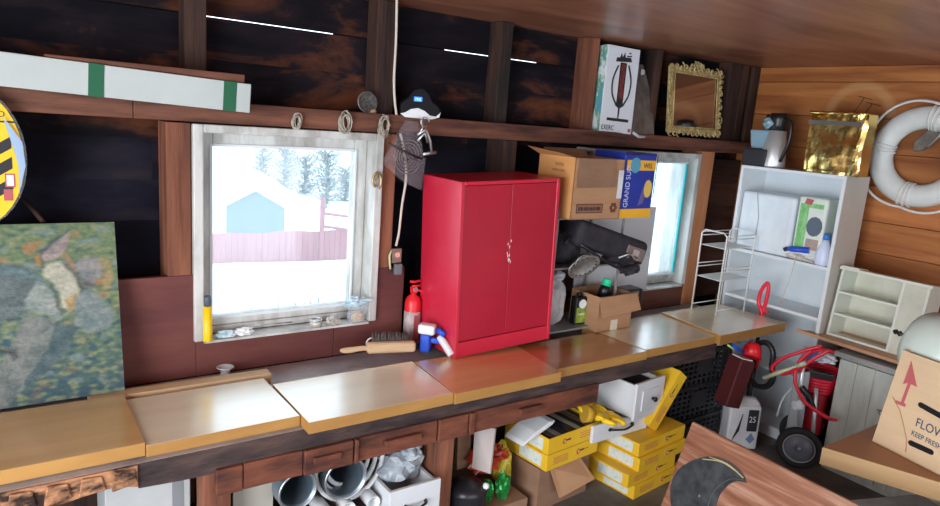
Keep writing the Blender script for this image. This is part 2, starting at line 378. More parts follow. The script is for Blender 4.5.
# windows
def window(k, x0, x1, z0, z1, gx0, gx1, gz0, gz1, lab, dy=.04):
    def ring(X0, X1, Z0, Z1, a, c, e, g, y0, y1, m, name, par):
        b = MB(); b.box(X0, a, y0, y1, Z0, Z1); b.box(c, X1, y0, y1, Z0, Z1); b.box(a, c, y0 if name != 'window_%d' % k else YF+.06, y1, Z0, e); b.box(a, c, y0, y1, g, Z1)
        return b.build(name, m, par, bevel=.004)
    t = ring(x0, x1, z0, z1, x0+.035, x1-.035, z0+.03, z1-.03, YF-.022, YB+.03, wframe, 'window_%d' % k, None)
    struct(t, lab)
    ring(x0+.036, x1-.036, z0+.031, z1-.031, gx0, gx1, gz0, gz1, YF+.025+dy, YF+.065+dy, wframe, 'window_sash', t)
    ring(gx0-.012, gx1+.012, gz0-.012, gz1+.012, gx0, gx1, gz0, gz1, YF+.017+dy, YF+.024+dy, whitem, 'window_bead', t)
    b = MB(); b.box(gx0, gx1, YF+.045+dy, YF+.049+dy, gz0, gz1); b.build('window_pane', panem, t)
    return t
w1 = window(1, .592, 1.358, .805, 1.624, .680, 1.262, .875, 1.54, 'weathered white window over the bench')
b = MB(); b.box(.628, 1.322, YF-.022, YF+.058, .795, .8045, wframe); b.build('window_sill', wframe, w1)
w2 = window(2, 2.62, 3.505, .80, 1.606, 2.70, 3.452, .865, 1.54, 'white window behind the cartons', .02)
b = MB(); b.box(3.436, 3.452, YF+.030, YF+.042, .865, 1.54); b.build('window_edge_strip', teal, w2)
b = MB(); b.box(2.656, 3.469, YF-.03, YF+.058, .79, .7995); b.build('window_sill', wframe, w2)
# ------------------------------------------------------------------ outdoors
def gz(x, y):
    if y < 3: return -.6
    t = min(1, (y-3)/30); h = -.6-4.6*t
    if y > 45: h += min(6, (y-45)*.05)
    return h+.25*noise.noise(Vector((x*.15, y*.15, 0)))*min(1, (y-3)/5)
vs = []; fs = []; NX, NY = 46, 56
ys = [2.8+.6*j if j < 16 else 12.4+(j-16)**1.62*.62 for j in range(NY)]
for j, y in enumerate(ys):
    for i in range(NX):
        x = -70+i*200/(NX-1); x = (x)*(.25+.75*min(1, y/60)) + 6
        vs.append((x, y, gz(x, y)))
for j in range(NY-1):
    for i in range(NX-1): fs.append((j*NX+i, j*NX+i+1, (j+1)*NX+i+1, (j+1)*NX+i))
b = MB(); b.add(vs, fs, snow, True); struct(b.build('snow_ground'), 'snow-covered ground falling away from the shed')
b = MB(); b.box(-30, 34, -40, -1.8, -.3, -.05); struct(b.build('snow_yard', snow), 'snowy yard in front of the doorway')
# garden shed
YS = 30
p = [at(x, y, y=YS) for x, y in ((226, 232), (285, 232), (285, 205), (255, 190), (226, 206))]
t = thing('garden_shed', 'small blue-grey gabled shed with a snowy roof seen through the left window', 'shed', (p[0].x, YS, p[0].z-.3), rz=-.33)
w = (p[1].x-p[0].x)*.93; h = p[4].z-p[0].z+.3; g = p[3].z-p[0].z+.3
b = MB(); b.prism([(0, -.6), (w, -.6), (w, h), (w/2, g), (0, h)], 0, 4)
b.build('wall', mat('blue_shed_boards', (.07, .13, .16), (.09, .16, .19), rough=.8, sc=(8, 8, .5)), t)
b = MB(); b.prism([(-.5, h-.25), (w/2, g+.05), (w+.5, h-.25), (w+.5, h+.15), (w/2, g+.5), (-.5, h+.15)], -.3, 4.4)
b.build('snowy_roof', snow, t)
# fence
fencem = mat('faded_red_fence', (.28, .10, .11), (.34, .14, .15), rough=.8, sc=(6, 6, .6))
YN = 22
q0 = at(206, 250, y=YN); q1 = at(347, 250, y=YN)
zt = at(250, 233, y=YN).z; zb = at(250, 266, y=YN).z-.5
t = thing('board_fence', 'faded red board fence across the snow outside the left window', 'fence', (q0.x, YN, zb))
b = MB(); k = 0; x = -1.0
while x < q1.x-q0.x+.2:
    b.box(x, x+.19, 0, .03, 0, zt-zb+.03*math.sin(x*3)); x += .2
b.build('fence_boards', fencem, t)
b = MB(); pw = at(323, 200, y=YN).x-q0.x
b.box(pw-.1, pw+.06, -.08, 0, 0, at(322, 197, y=YN).z-zb); b.build('post', fencem, t)
for k, (x0, x1, yy) in enumerate(((322, 352, 213), (322, 352, 226))):
    a = at(x0, yy, y=YN); c = at(x1, yy+4, y=YN); b = MB(); b.tube([(a.x-q0.x, -.04, a.z-zb), (c.x-q0.x, -.04, c.z-zb)], .05); b.build('rail', fencem, t)
# bare bushes beyond
twig = mat('bare_twigs', (.17, .21, .21), (.28, .31, .30), rough=.9)
bush = []
for k, (px, py, hh) in enumerate(((262, 188, 3.4), (284, 194, 4.6), (304, 200, 4.0), (326, 204, 4.4), (345, 208, 3.6), (372, 206, 4))):
    YT = 44+3*(k % 3); p = at(px, py, y=YT)
    t = tag(thing('bare_tree', 'bare grey tree %s outside the left window' % ('nearest the shed roof', 'second from the shed roof', 'in the middle of the row', 'just left of the fence post', 'right of the fence post', 'at the far right of the row')[k], 'tree', p), group='bare trees beyond the shed')
    b = MB(); b.tube([(0, 0, -2.5), (0, 0, hh*.7)], [.14, .05]); b.build('trunk', twig, t)
    b = MB()
    for i in range(260):
        z0 = random.uniform(.0, hh*.8); a = random.uniform(0, 6.28); l = random.uniform(.3, 1.2)*hh*.33
        b.tube([(0, 0, z0), (math.cos(a)*l*.5, math.sin(a)*l*.5, z0+l*random.uniform(-.1, .5)), (math.cos(a)*l*random.uniform(.6, 1.4), math.sin(a)*l*.9, z0+l*random.uniform(-.2, 1.1))], [.035, .028, .012], seg=4)
    b.build('branches', twig, t)
# heap of brush in the snow
b = MB(); pc = at(290, 287, z=-.9)
for i in range(60):
    a = random.uniform(0, 6.28); r = random.uniform(0, .55); l = random.uniform(.1, .3)
    c = Vector((pc.x+r*math.cos(a)*1.3, pc.y+r*math.sin(a)*.6, gz(pc.x, pc.y)+random.uniform(.0, .16)))
    d = Vector((random.uniform(-1, 1), random.uniform(-.5, .5), random.uniform(-.3, .5))).normalized()*l
    b.tube([c-d, c+d], .016, seg=4)
tag(b.build('brush_heap', twig), 'low grey heap of brush poking out of the snow outside', 'brush heap', kind='stuff')
# neighbour's roof seen through the right window
p0 = at(640, 175, y=9); t = thing('neighbour_building', 'pale green corrugated metal roof seen through the right window', 'building', (p0.x, 9, p0.z))
b = MB()
for i in range(40):
    x = -3+i*.3
    b.hexa([(x, 0, -1.6), (x+.17, 0, -1.6), (x+1.97, 3, 1.4), (x+1.8, 3, 1.4)], [(x+.03, -.05, -1.55), (x+.14, -.05, -1.55), (x+1.94, 2.95, 1.45), (x+1.83, 2.95, 1.45)])
b.hexa([(-3, 0, -1.62), (9, 0, -1.62), (10.8, 3, 1.38), (-1.2, 3, 1.38)], [(-3, 0, -1.6), (9, 0, -1.6), (10.8, 3, 1.4), (-1.2, 3, 1.4)])
b.build('corrugated_roof', mat('pale_green_metal', (.50, .62, .58), rough=.5), t)
b = MB(); b.box(-2.9, 10, .6, 4, -4.5, -1.5); b.build('wall', snow, t)
# ================================================================== BENCH
t = thing('workbench', 'long rough wooden workbench with a dark beam and red-brown apron', 'workbench', (0, 2.3, 0))
def P(name, b, m, **k): return b.build(name, m, BT, **k)
BT = t; oy = 2.3
b = MB(); b.box(-.9, 3.62, 2.003-oy, 2.594-oy, .640, .6595); P('bench_top', b, greytop, bevel=.002)
b = MB()
xs = [(.30+i*.12) for i in range(24)]
b.prism([(x, .578+.014*noise.noise(Vector((x*3, 0, 0)))) for x in xs]+[(xs[-1], .6585), (xs[0], .6585)], -.300, -.25)
P('dark_beam', b, darkbeam, bevel=.003)
b = MB(); xs = [-.9+i*.06 for i in range(21)]
b.prism([(x, .592+.035*noise.noise(Vector((x*7, 2, 0)))) for x in xs]+[(xs[-1], .6585), (xs[0], .6585)], -.306, -.24)
for i in range(14):
    x = -.85+.083*i; b.hexa([(x, -.315-.01*(i%3), .60), (x+.07, -.312, .605), (x+.07, -.306, .605), (x, -.306, .60)], [(x+.01, -.318, .655), (x+.06, -.312, .65), (x+.06, -.306, .65), (x+.01, -.306, .655)])
o = P('split_beam', b, splitm, bevel=.004); o['label'] = 'pale splintered end of the beam'
b = MB()
for x0, x1, d in ((.517, .60, 0), (.602, .80, .004), (.802, .98, -.006), (.985, 1.0, -.01), (1.003, 1.33, .002), (1.335, 1.47, -.004), (1.475, 1.50, -.01), (1.503, 2.19, .002)):
    b.box(x0, x1, -.315+d, -.29, .498, .588)
for x0, x1 in ((1.10, 1.25), (1.72, 1.84), (.83, .93)): b.box(x0, x1, -.335, -.315, .535, .562)
P('apron', b, apronm, bevel=.004)
for x0, x1, m_, ly in ((.485, .57, stud, -.29), (1.355, 1.445, stud, -.27), (2.26, 2.35, apronm, -.03), (2.90, 2.96, stud2, -.03)):
    b = MB(); b.box(x0, x1, ly, ly+.09, 0, .60 if ly < -.1 else .638); P('leg', b, m_, bevel=.004)
    b = MB(); b.box(x0, x1, .19, .28, 0, .64); P('leg', b, m_, bevel=.004)
b = MB(); b.box(-.9, 1.33, -.26, .28, .17, .19); P('lower_shelf', b, stud2, bevel=.002)
b = MB(); b.box(1.44, 2.09, -.12, .28, .38, .392); P('shelf', b, card, bevel=.001)
b = MB(); b.box(-.9, 2.7, .285, .292, .0, .64); P('back_panel', b, stud2)
# loose boards on top
def board(x0, x1, yf, yb, m, lab, dz=0, dx=0, th=.042, yf2=None, dl=0):
    yf2 = yf if yf2 is None else yf2
    b = MB(); w = x1-x0
    b.hexa([(0, 0, 0), (w, yf2-yf, 0), (w+dx, yb-yf, 0), (dl, yb-yf, 0)], [(0, 0, th), (w, yf2-yf, th), (w+dx, yb-yf, th), (dl, yb-yf, th)], m)
    o = b.build('shelf_board', m, bevel=.0015, loc=(x0, yf, .6605+dz)); o.data.materials.append(edgem)
    for p in o.data.polygons:
        if abs(p.normal.z) < .5: p.material_index = 1
    return tag(o, lab, 'board', 'loose laminate boards laid along the bench')
board(-.75, .326, 2.03, 2.425, maple, 'yellow-brown laminate board at the left end of the bench below the painting', .004)
board(.328, .800, 2.025, 2.39, palelam, 'pale glossy laminate board right of the leftmost bench board, lying under the wooden strip', -.0, -.005, .038)
board(.790+.013, 1.370, 1.955, 2.31, palelam, 'pale laminate board in front of the fire extinguisher, its front edge jutting forward', -.0, .025)
board(1.372, 1.905, 1.945, 2.30, maple, 'yellow laminate board in front of the red cabinet', .0, .038, dl=.027)
board(1.907, 2.49, 1.985, 2.30, maple_red, 'orange-brown laminate board in front of the open cardboard box', -.002, -.03, dl=.040)
board(2.492, 3.03, 1.995, 2.40, palelam, 'pale glossy laminate board right of the open cardboard box', .0, .045, dl=-.028)
board(3.032, 3.640, 1.968, 2.39, palelam, 'pale yellow laminate board at the right end of the bench', .001, -.03, .052, dl=.047)
M = frame3(at(82, 396, z=.665), at(263, 377, z=.665)); L_ = (at(263, 377, z=.665)-at(82, 396, z=.665)).length
b = MB(); b.box(0, L_, 0, .055, 0, .040); o = b.build('wood_strip', mat('pale_wood_strip', (.50, .33, .18), (.62, .43, .25), rough=.5, sc=(2, 20, 20)), bevel=.003)
o.location = (.22, 2.43, .6605); o.rotation_euler = (0, 0, -.02); tag(o, 'narrow pale wood strip lying behind the left bench boards', 'strip')
# ================================================================== RED CABINET
cx0, cx1, cyf, cyb, cz0, cz1 = 1.572, 2.108, 2.255, 2.555, .7035, 1.462
t = thing('cabinet', 'bright red two-door cabinet standing on the bench', 'cabinet', (cx0, cyf, cz0), rot=(0, math.radians(-2.2), 0))
w, d, h = cx1-cx0, cyb-cyf, cz1-cz0
b = MB(); b.box(0, .018, 0, d, 0, h); b.box(w-.018, w, 0, d, 0, h); b.box(.018, w-.018, 0, d, h-.016, h); b.box(.018, w-.018, d-.01, d, 0, h-.016); b.box(.018, w-.018, .018, d-.01, .07, .085)
b.build('carcass', redcab, t, bevel=.003)
b = MB(); b.box(.0185, w-.0185, .004, .018, 0, .068); b.build('plinth', redcab, t, bevel=.002)
for x0, x1 in ((.0195, w/2-.0012), (w/2+.0012, w-.0195)):
    b = MB(); b.box(x0, x1, .005, .02, .072, h-.018)
    o = b.build('door', redcab2, t, bevel=.002)
    c = MB()
    for i in range(5):
        xx = (x1-.004 if x0 < .1 else x0+.004)+random.uniform(-.006, .006)*(1); zz = h*.58+random.uniform(-.06, .06)
        c.prism([(xx-.003, zz), (xx, zz-.008), (xx+.003, zz+.002), (xx, zz+.007)], .0042, .0052)
    c.build('chipped_paint', chip, o)
# ================================================================== ON AND ABOVE THE RAIL
# long white carton with green tape
a = at(-10, 85, y=2.478); c = at(250, 113, y=2.470)
M = frame3(a, c); Lc = (c-a).length
t = thing('long_carton', 'long white carton banded with green tape lying on the rail at upper left', 'box', M=M)
b = MB(); b.box(-.5, Lc, 0, .095, 0, .100); b.build('carton_body', mat('white_carton', (.42, .47, .46), (.48, .53, .52), rough=.6, sc=(3, 3, 3)), t, bevel=.003)
for px in (96, 229):
    xx = (at(px, 95, y=2.475)-a).length
    b = MB(); b.prism([(xx-.022, -.0012), (xx+.022, -.0012), (xx+.022, .0995), (xx-.022, .0995)], -.0014, .094, None); b.prism([(xx-.02, .1002), (xx+.026, .1002), (xx+.022, .1012), (xx-.02, .1012)], -.001, .095)
    b.build('green_tape', green, t)
M2 = M.copy(); M2.translation = M @ Vector((Lc-.62, .02, .1020))
b = MB(); b.hexa([(0, -.01, 0), (.60, -.005, 0), (.60, .07, 0), (0, .06, 0)], [(0, -.01, .008), (.60, -.005, .028), (.60, .07, .028), (0, .06, .008)])
tag(b.build('wood_offcut', girtm, M=M2, bevel=.002), 'thin brown wood offcut lying on top of the long white carton', 'offcut')
# strainer disc
p = at(368, 103, y=2.60)
t = thing('mesh_strainer', 'round dark mesh strainer standing on the rail left of the gadget with the blue display', 'strainer', (p.x, 2.615, GZ1+.003))
Mx = Matrix.Translation((0, .0, .044)) @ Matrix.Rotation(math.radians(82), 4, 'X')
b = MB(); b.lathe([(.0001, .0), (.02, .001), (.038, .006), (.041, .008), (.042, .012), (.040, .012), (.02, .005), (.0001, .004)], M=Mx); b.build('mesh_bowl', mat('dark_mesh', (.05, .05, .05), (.13, .12, .11), rough=.6, metal=.5, sc=(90, 90, 90), detail=1), t)
b = MB(); b.tube([Mx @ Vector((.043*math.cos(i*.3142), .043*math.sin(i*.3142), .01)) for i in range(20)], .002, closed=True, seg=6); b.build('rim', oldmetal, t)
b = MB(); b.blob((.026, -.012, .009), (.016, .012, .012), amp=.3, seed=3, sub=2); b.build('cork_foot', mat('tan_cork', (.4, .25, .14), rough=.8), t)
# gadget with blue display
p = at(418, 112, y=2.57)
t = thing('carbon_monoxide_alarm', 'black gadget with a white foot and glowing blue display on the rail', 'alarm', (p.x, 2.575, 0), rz=-.25)
z0 = GZ1+.0075
pr = [(-.078, .005), (-.078, .048), (-.048, .078), (-.022, .112), (.016, .118), (.044, .098), (.062, .068), (.092, .045), (.096, .014), (.06, .0), (-.06, .0)]
pr = [(x*1.0, z) for x, z in pr]
sm = [(q.x, q.z) for q in smooth([(x, 0, z) for x, z in pr], 4)]
b = MB(); b.prism(sm, -.02, .03, M=Matrix.Translation((0, 0, z0))); b.build('housing', blackgloss, t, bevel=.008, seg=3)
wp = [(-.082, .004), (-.060, .010), (-.035, .026), (-.005, .032), (.025, .022), (.05, .004), (.078, .002), (.098, .022), (.092, -.002), (.06, -.012), (-.06, -.010)]
b = MB(); b.prism(wp, -.026, -.0205, M=Matrix.Translation((0, 0, z0+.002))); b.build('white_foot', white, t, bevel=.002)
b = MB(); b.box(-.024, .012, -.0215, -.0202, z0+.061, z0+.080); b.build('display', mat('blue_display', (.02, .08, .5), emis=(.03, .22, 1, 1.6)), t)
text('19.5', .015, mat('display_digits', (.3, .6, 1), emis=(.35, .65, 1, 2)), t, (-.020, -.0222, z0+.065))
# bunches hanging on the rail
twine = mat('pale_twine', (.30, .27, .22), (.52, .48, .40), rough=.8, sc=(60, 60, 60))
def bunch(px, py, r, lab, y=2.565, name='twine_bundle', m=twine, n_=15, cat='twine', grp=None):
    p = at(px, py, y=y); t = thing(name, lab, cat, p)
    if grp: t['group'] = grp
    b = MB()
    for i in range(n_):
        a0 = random.uniform(0, 360); rr = r*random.uniform(.6, 1.25)
        c = (random.uniform(-.2, .2)*r, random.uniform(-.008, .008), random.uniform(-.2, .2)*r)
        b.tube([(x, y_+.006*math.sin(k*.8), z) for k, (x, y_, z) in enumerate(arc(c, rr*.55, a0, a0+250, 9, r2=rr))], .0022, seg=5)
    b.build('loops', m, t)
    b = MB(); b.tube([(0, .03, r*.8), (0, -.012, r*.8)], .002, seg=6); b.build('nail', oldmetal, t)
bunch(297, 122, .026, 'small bundle of twine hanging on the rail nearest the long white carton', grp='twine bundles on the rail')
bunch(345, 123, .036, 'coiled twine bundle hanging on the rail directly below the mesh strainer', grp='twine bundles on the rail')
bunch(385, 126, .04, 'tangled pale twine bundle hanging on the rail between strainer and alarm', grp='twine bundles on the rail', n_=14)
p = at(377, 180, y=2.565); b = MB()
b.tube(arc((0, 0, 0), .02, 20, 250, 12, r2=.03), .006, seg=8); b.tube(arc((.004, -.004, -.006), .014, -80, 160, 10, r2=.03), .005, seg=8)
tag(b.build('brass_hook', mat('tarnished_brass', (.28, .20, .10), (.5, .4, .22), rough=.4, metal=.7, sc=(30, 30, 30)), loc=p), 'curled tarnished brass hook on the right casing of the left window', 'hook')
# wire coil in a plastic bag
p = at(408, 152, y=2.53)
t = thing('bagged_wire_coil', 'clear plastic bag holding a round coil of wire hanging above the red cabinet', 'wire coil', p, rz=-.12)
b = MB(); b.hexa([(-.115, .012, -.05), (-.01, .016, -.13), (.065, .02, -.16), (.075, .02, -.02)][::-1], [(-.115, -.012, -.05), (-.01, -.016, -.13), (.065, -.02, -.16), (.075, -.02, -.02)][::-1])
b.hexa([(-.11, .010, -.045), (.07, .012, -.02), (.035, .008, .13), (-.02, .008, .13)], [(-.11, -.012, -.045), (.07, -.014, -.02), (.035, -.008, .13), (-.02, -.008, .13)])
b.build('plastic_bag', mat('smoky_film', (.28, .22, .25), rough=.12, alpha=.16, spec=.8), t)
b = MB()
for i in range(5): b.tube(arc((.0, -.003+.0016*i, -.02), .062-.012*i, 0, 340, 30, r2=.072-.013*i), .0032, seg=6)
b.build('wire_coil', mat('grey_wire', (.16, .10, .10), rough=.4, metal=.6), t)
b = MB(); b.tube([(-.10, -.022, .035), (-.02, -.026, .0), (.055, -.022, -.025)], .004); b.build('dark_tie', black, t)
p = at(424, 140, y=2.50)
t = thing('spring_clamp', 'small steel clamp and hook dangling over the bagged wire coil', 'clamp', p)
b = MB(); b.tube([(0, .02, .09), (-.01, 0, .05), (-.02, 0, .03)], .004); b.tube([(-.035, 0, .02), (0, -.01, .045), (.03, 0, 0), (.045, 0, -.06)], .006); b.tube([(-.03, 0, -.005), (.0, 0, .03), (.02, 0, -.01)], .006)
b.tube([(-.005, -.005, -.06), (.06, -.005, -.05)], .007); b.tube(arc((.0, 0, .075), .02, 0, 300, 12), .003); b.build('jaws', steel, t)
# mains cable, outlet
pts = [at(x, y, y=2.59) for x, y in ((397, -8), (396, 40), (394, 85), (397, 118))]+[at(x, y, y=2.585) for x, y in ((404, 150), (406, 178), (402, 205), (399, 232), (396, 246))]
b = MB(); b.tube(smooth(pts, 5), .0055, seg=8); tag(b.build('power_cable', cordm), 'white cable running down the stud to the junction box', 'cable')
p = at(397, 262, y=2.58)
t = thing('junction_box', 'small metal electrical box with a grey plug on the stud left of the red cabinet', 'electrical box', (p.x, 2.583, p.z))
b = MB(); b.box(-.024, .024, 0, .016, -.005, .06); b.build('box_body', mat('rusty_plate', (.22, .14, .11), (.34, .26, .22), rough=.6, metal=.4, sc=(30, 30, 30)), t, bevel=.003)
b = MB(); b.cyl((0, 0, .033), (0, -.006, .033), .012, seg=16); b.build('socket', mat('pale_orange', (.75, .4, .3)), t)
b = MB(); b.box(-.016, .02, -.022, 0, -.055, -.006); b.build('plug', mat('grey_plug', (.14, .16, .18), rough=.4), t, bevel=.005)
b = MB(); b.tube([(-.028, 0, .055), (-.04, -.004, .03), (-.036, -.004, -.01), (-.03, 0, -.03)], .005); b.build('earth_wire', mat('yellow_green', (.5, .55, .3)), t)
# foot pump box
a = at(597, 131, y=2.60)
t = thing('pump_box', 'tall white box printed with a black hand pump standing on the rail', 'box', (a.x+.012, 2.595, GZ1-.001), rz=-.10, rot=(math.radians(-2), math.radians(1.6), -.10))
w, h, d = .222, .445, .085
b = MB(); b.box(0, w, 0, d, 0, h); b.build('box_body', mat('white_card', (.66, .70, .75), rough=.5), t, bevel=.003)
b = MB(); b.box(-.0012, 0, .004, d-.004, .004, h-.004); o = b.build('printed_side', mat('blue_green_print', (.10, .35, .55), (.75, .82, .85), rough=.5, sc=(6, 20, 11), lo=.4, hi=.55, c3=(.15, .4, .2)), t)
b = MB(); k = -.0012
xc = w*.52
b.tube(smooth([(xc-.035, k, h*.78), (xc-.062, k, h*.62), (xc-.058, k, h*.45), (xc-.025, k, h*.33)], 5), .0045, seg=6); b.tube(smooth([(xc+.035, k, h*.80), (xc+.062, k, h*.62), (xc+.055, k, h*.45), (xc+.025, k, h*.33)], 5), .0045, seg=6)
b.prism([(xc-.055, h*.82), (xc+.055, h*.84), (xc+.045, h*.89), (xc-.05, h*.87)], k, 0); b.prism([(xc-.03, h*.87), (xc-.02, h*.93), (xc-.012, h*.88), (xc+.002, h*.94), (xc+.008, h*.88)], k, 0)
b.prism([(xc+.018, h*.89), (xc+.05, h*.90), (xc+.05, h*.915), (xc+.018, h*.905)], k, 0); b.prism([(xc+.03, h*.93), (xc+.045, h*.93), (xc+.045, h*.945), (xc+.03, h*.945)], k, 0)
b.prism([(xc-.022, h*.36), (xc-.03, h*.32), (xc-.006, h*.29), (xc-.004, h*.17), (xc+.004, h*.17), (xc+.006, h*.29), (xc+.03, h*.32), (xc+.022, h*.36), (xc+.022, h*.82), (xc-.022, h*.82)], k, 0)
b.prism([(xc-.075, h*.135), (xc+.075, h*.135), (xc+.075, h*.17), (xc-.075, h*.17)], k, 0); b.build('pump_picture', ink, t)
b = MB(); b.prism([(xc-.014, h*.40), (xc+.014, h*.40), (xc+.014, h*.80), (xc-.014, h*.80)], k-.0006, k); b.build('red_pump_barrel', mat('dark_red_print', (.22, .04, .03), (.06, .02, .02), rough=.5, sc=(60, 60, 60)), t)
text('EXERC', .036, ink, t, (.008, -.0012, .012), sx=.8)
b = MB(); b.prism([(w-.028, .010), (w-.008, .010), (w-.008, .028), (w-.028, .028)], -.0012, 0); b.build('red_mark', inkr, t)
# grey wrapped thing
M = frame3(at(634, 132, y=2.57), at(655, 138, y=2.62))
t = thing('plastic_tray_pack', 'dull silver plastic-wrapped tray leaning between pump box and gilt mirror', 'packaging', M=M)
tr = lambda px, py, y: M.inverted() @ at(px, py, y=y)
q = [tr(633, 133, 2.57), tr(655, 137, 2.62), tr(653, 100, 2.66), tr(644, 64, 2.70), tr(637, 64, 2.69), tr(634, 100, 2.63)]
b = MB(); b.hexa([v+Vector((0, .035, 0)) for v in q], [v for v in q]); b.build('tray', mat('smoky_plastic', (.10, .09, .085), (.22, .20, .19), rough=.2, sc=(6, 6, 6), bump=.5), t, bevel=.008)
b = MB(); b.tube([q[0]+Vector((-.002, -.004, .0)), q[0]+Vector((.05, -.008, -.012)), q[1]+Vector((0, -.004, 0))], .008); b.build('curled_rim', plasb, t)
b = MB(); u0 = tr(641, 69, 2.685); b.box(u0.x, u0.x+.035, u0.y-.006, u0.y-.002, u0.z-.05, u0.z+.0); b.build('label', paper, t)
# gilt mirror
mx0, mx1 = at(671, 134, y=2.57).x, at(724, 141, y=2.57).x
t = thing('gilt_mirror', 'mirror in a carved old-gold frame standing on the rail below the ceiling', 'mirror', (mx0, 2.60, GZ1+.012), rot=(math.radians(-6), 0, 0))
w = mx1-mx0-.012; h = .395
b = MB(); b.box(.045, w-.045, .004, .008, .045, h-.045); b.build('mirror_glass', mat('old_mirror', (.55, .5, .47), rough=.08, metal=1), t)
b = MB()
for x0, x1, z0, z1 in ((.0, w, 0, .04), (0, w, h-.04, h), (0, .04, .04, h-.04), (w-.04, w, .04, h-.04)):
    b.box(x0+.012*(x0 == 0), x1-.012*(x1 == w), 0, .02, z0+.012*(z0 == 0), z1-.012*(z1 == h))
def scroll(x, z, r, a): b.tube([(x+r*k/14*math.cos(a+k*.5), -.004, z+r*k/14*math.sin(a+k*.5)) for k in range(15)], [.0065-.0002*k for k in range(15)], seg=6)
random.seed(5)
for i in range(12):
    u = (i+.5)/12
    for x, z in ((u*w, .012), (u*w, h-.012)): scroll(x, z, random.uniform(.018, .028), random.uniform(0, 6))
for i in range(10):
    u = (i+.5)/10
    for x, z in ((.012, u*h), (w-.012, u*h)): scroll(x, z, random.uniform(.018, .028), random.uniform(0, 6))
for k in range(5): scroll(w*.4+w*.05*k, h+.012-.003*abs(k-2), .022, k)
b.build('carved_frame', gold, t)
b = MB(); b.tube([(.045, -.002, .045), (w-.045, -.002, .045), (w-.045, -.002, h-.045), (.045, -.002, h-.045)], .005, closed=True, seg=6); b.build('beading', gold, t)
b = MB(); b.cyl((w+.03, 0, h*.62), (w+.03, -.02, h*.62), .006)
# ================================================================== BETWEEN CABINET AND RIGHT WINDOW: small steel rack and its load
rx0, rx1, ry0, ry1 = 2.16, 2.62, 2.33, 2.575
t = thing('wire_rack', 'small grey steel rack with sagging shelves between red cabinet and right window', 'rack', (rx0, ry0, .7035))
gm = mat('grey_steel_rack', (.30, .31, .31), rough=.45, metal=.3)
for x, y in ((.005, .01), (.455, .01), (.005, .235), (.455, .235)):
    b = MB(); b.box(x-.005, x+.005, y-.005, y+.005, .0 if y < .1 else -.042, .62); b.build('post', gm, t)
for z in (.012, .33, .575):
    b = MB(); b.box(0, .46, 0, .245, z, z+.010); b.build('shelf', gm, t, bevel=.002)
# printed orange carton
ZT = .7035+.586
a = at(557, 223, z=ZT); 
M = Matrix.Translation((2.165, 2.27, ZT))
t = thing('printed_carton', 'open orange-brown carton with dark printed panel on top of the steel rack', 'box', (2.165, 2.26, ZT), rz=-.02)
w, d, h = .315, .26, .285
b = MB()
b.box(0, w, 0, d, 0, .004); b.box(0, w, 0, .004, 0, h, card); b.box(0, w, d-.004, d, 0, h); b.box(0, .004, 0, d, 0, h, cardo); b.box(w-.004, w, 0, d, 0, h)
b.build('carton_body', card, t)
b = MB(); b.hexa([(0, 0, h), (.0, d, h), (-.004, d, h), (-.004, 0, h)], [(-.10, -.01, h+.02), (-.10, d-.03, h+.035), (-.104, d-.03, h+.035), (-.104, -.01, h+.02)]); b.build('flap', cardo, t)
b = MB(); b.hexa([(0, d, h), (w, d, h), (w, d-.004, h), (0, d-.004, h)], [(.05, d+.03, h+.03), (w, d+.03, h+.03), (w, d+.026, h+.03), (.05, d+.026, h+.03)]); b.build('flap', cardb, t)
b = MB(); b.hexa([(.02, 0, h), (w*.8, 0, h), (w*.8, -.004, h), (.02, -.004, h)], [(.015, -.012, h-.135), (w*.8, -.012, h-.13), (w*.8, -.016, h-.13), (.015, -.016, h-.135)]); o = b.build('flap', cardb, t); o['label'] = 'flap folded down over the front'
b = MB(); b.box(.03, .20, -.0012, 0, .03, .075); b.build('printed_panel', mat('dark_print', (.13, .05, .03)), t)
b = MB(); b.box(.036, .194, -.0018, -.0012, .036, .069); b.build('printed_panel_inner', mat('dark_print2', (.26, .12, .07)), t)
strokes(ink, t, .042, .043, .146, .019, 16, -.0026)
def splat(x, z, par, side=False):
    b = MB(); random.seed(int(x*1000)+3)
    for i in range(6):
        a0 = i*1.05; r = .016
        pts = [(x+r*math.cos(a0)+.009*math.cos(q*.9+i), z+r*math.sin(a0)+.011*math.sin(q*.9+i)) for q in range(7)]
        if side: b.prism([(d_*.6+.08, z_) for d_, z_ in pts], -.0012, 0, ax='x')
        else: b.prism(pts, -.0012, 0)
    b.build('leaf_print', mat('dark_print', (.13, .05, .03)), par)
splat(.27, .055, t); splat(.07, .06, t, True)
b = MB(); b.box(w-.035, w-.004, -.006, -.003, .10, .235); b.build('torn_tape', plasb, t)
strokes(mat('faded_print', (.33, .18, .08)), t, .08, h-.045, .06, .016, 5, -.0012, side=True); strokes(mat('faded_print', ()), t, .07, h-.07, .09, .012, 9, -.0012, side=True)
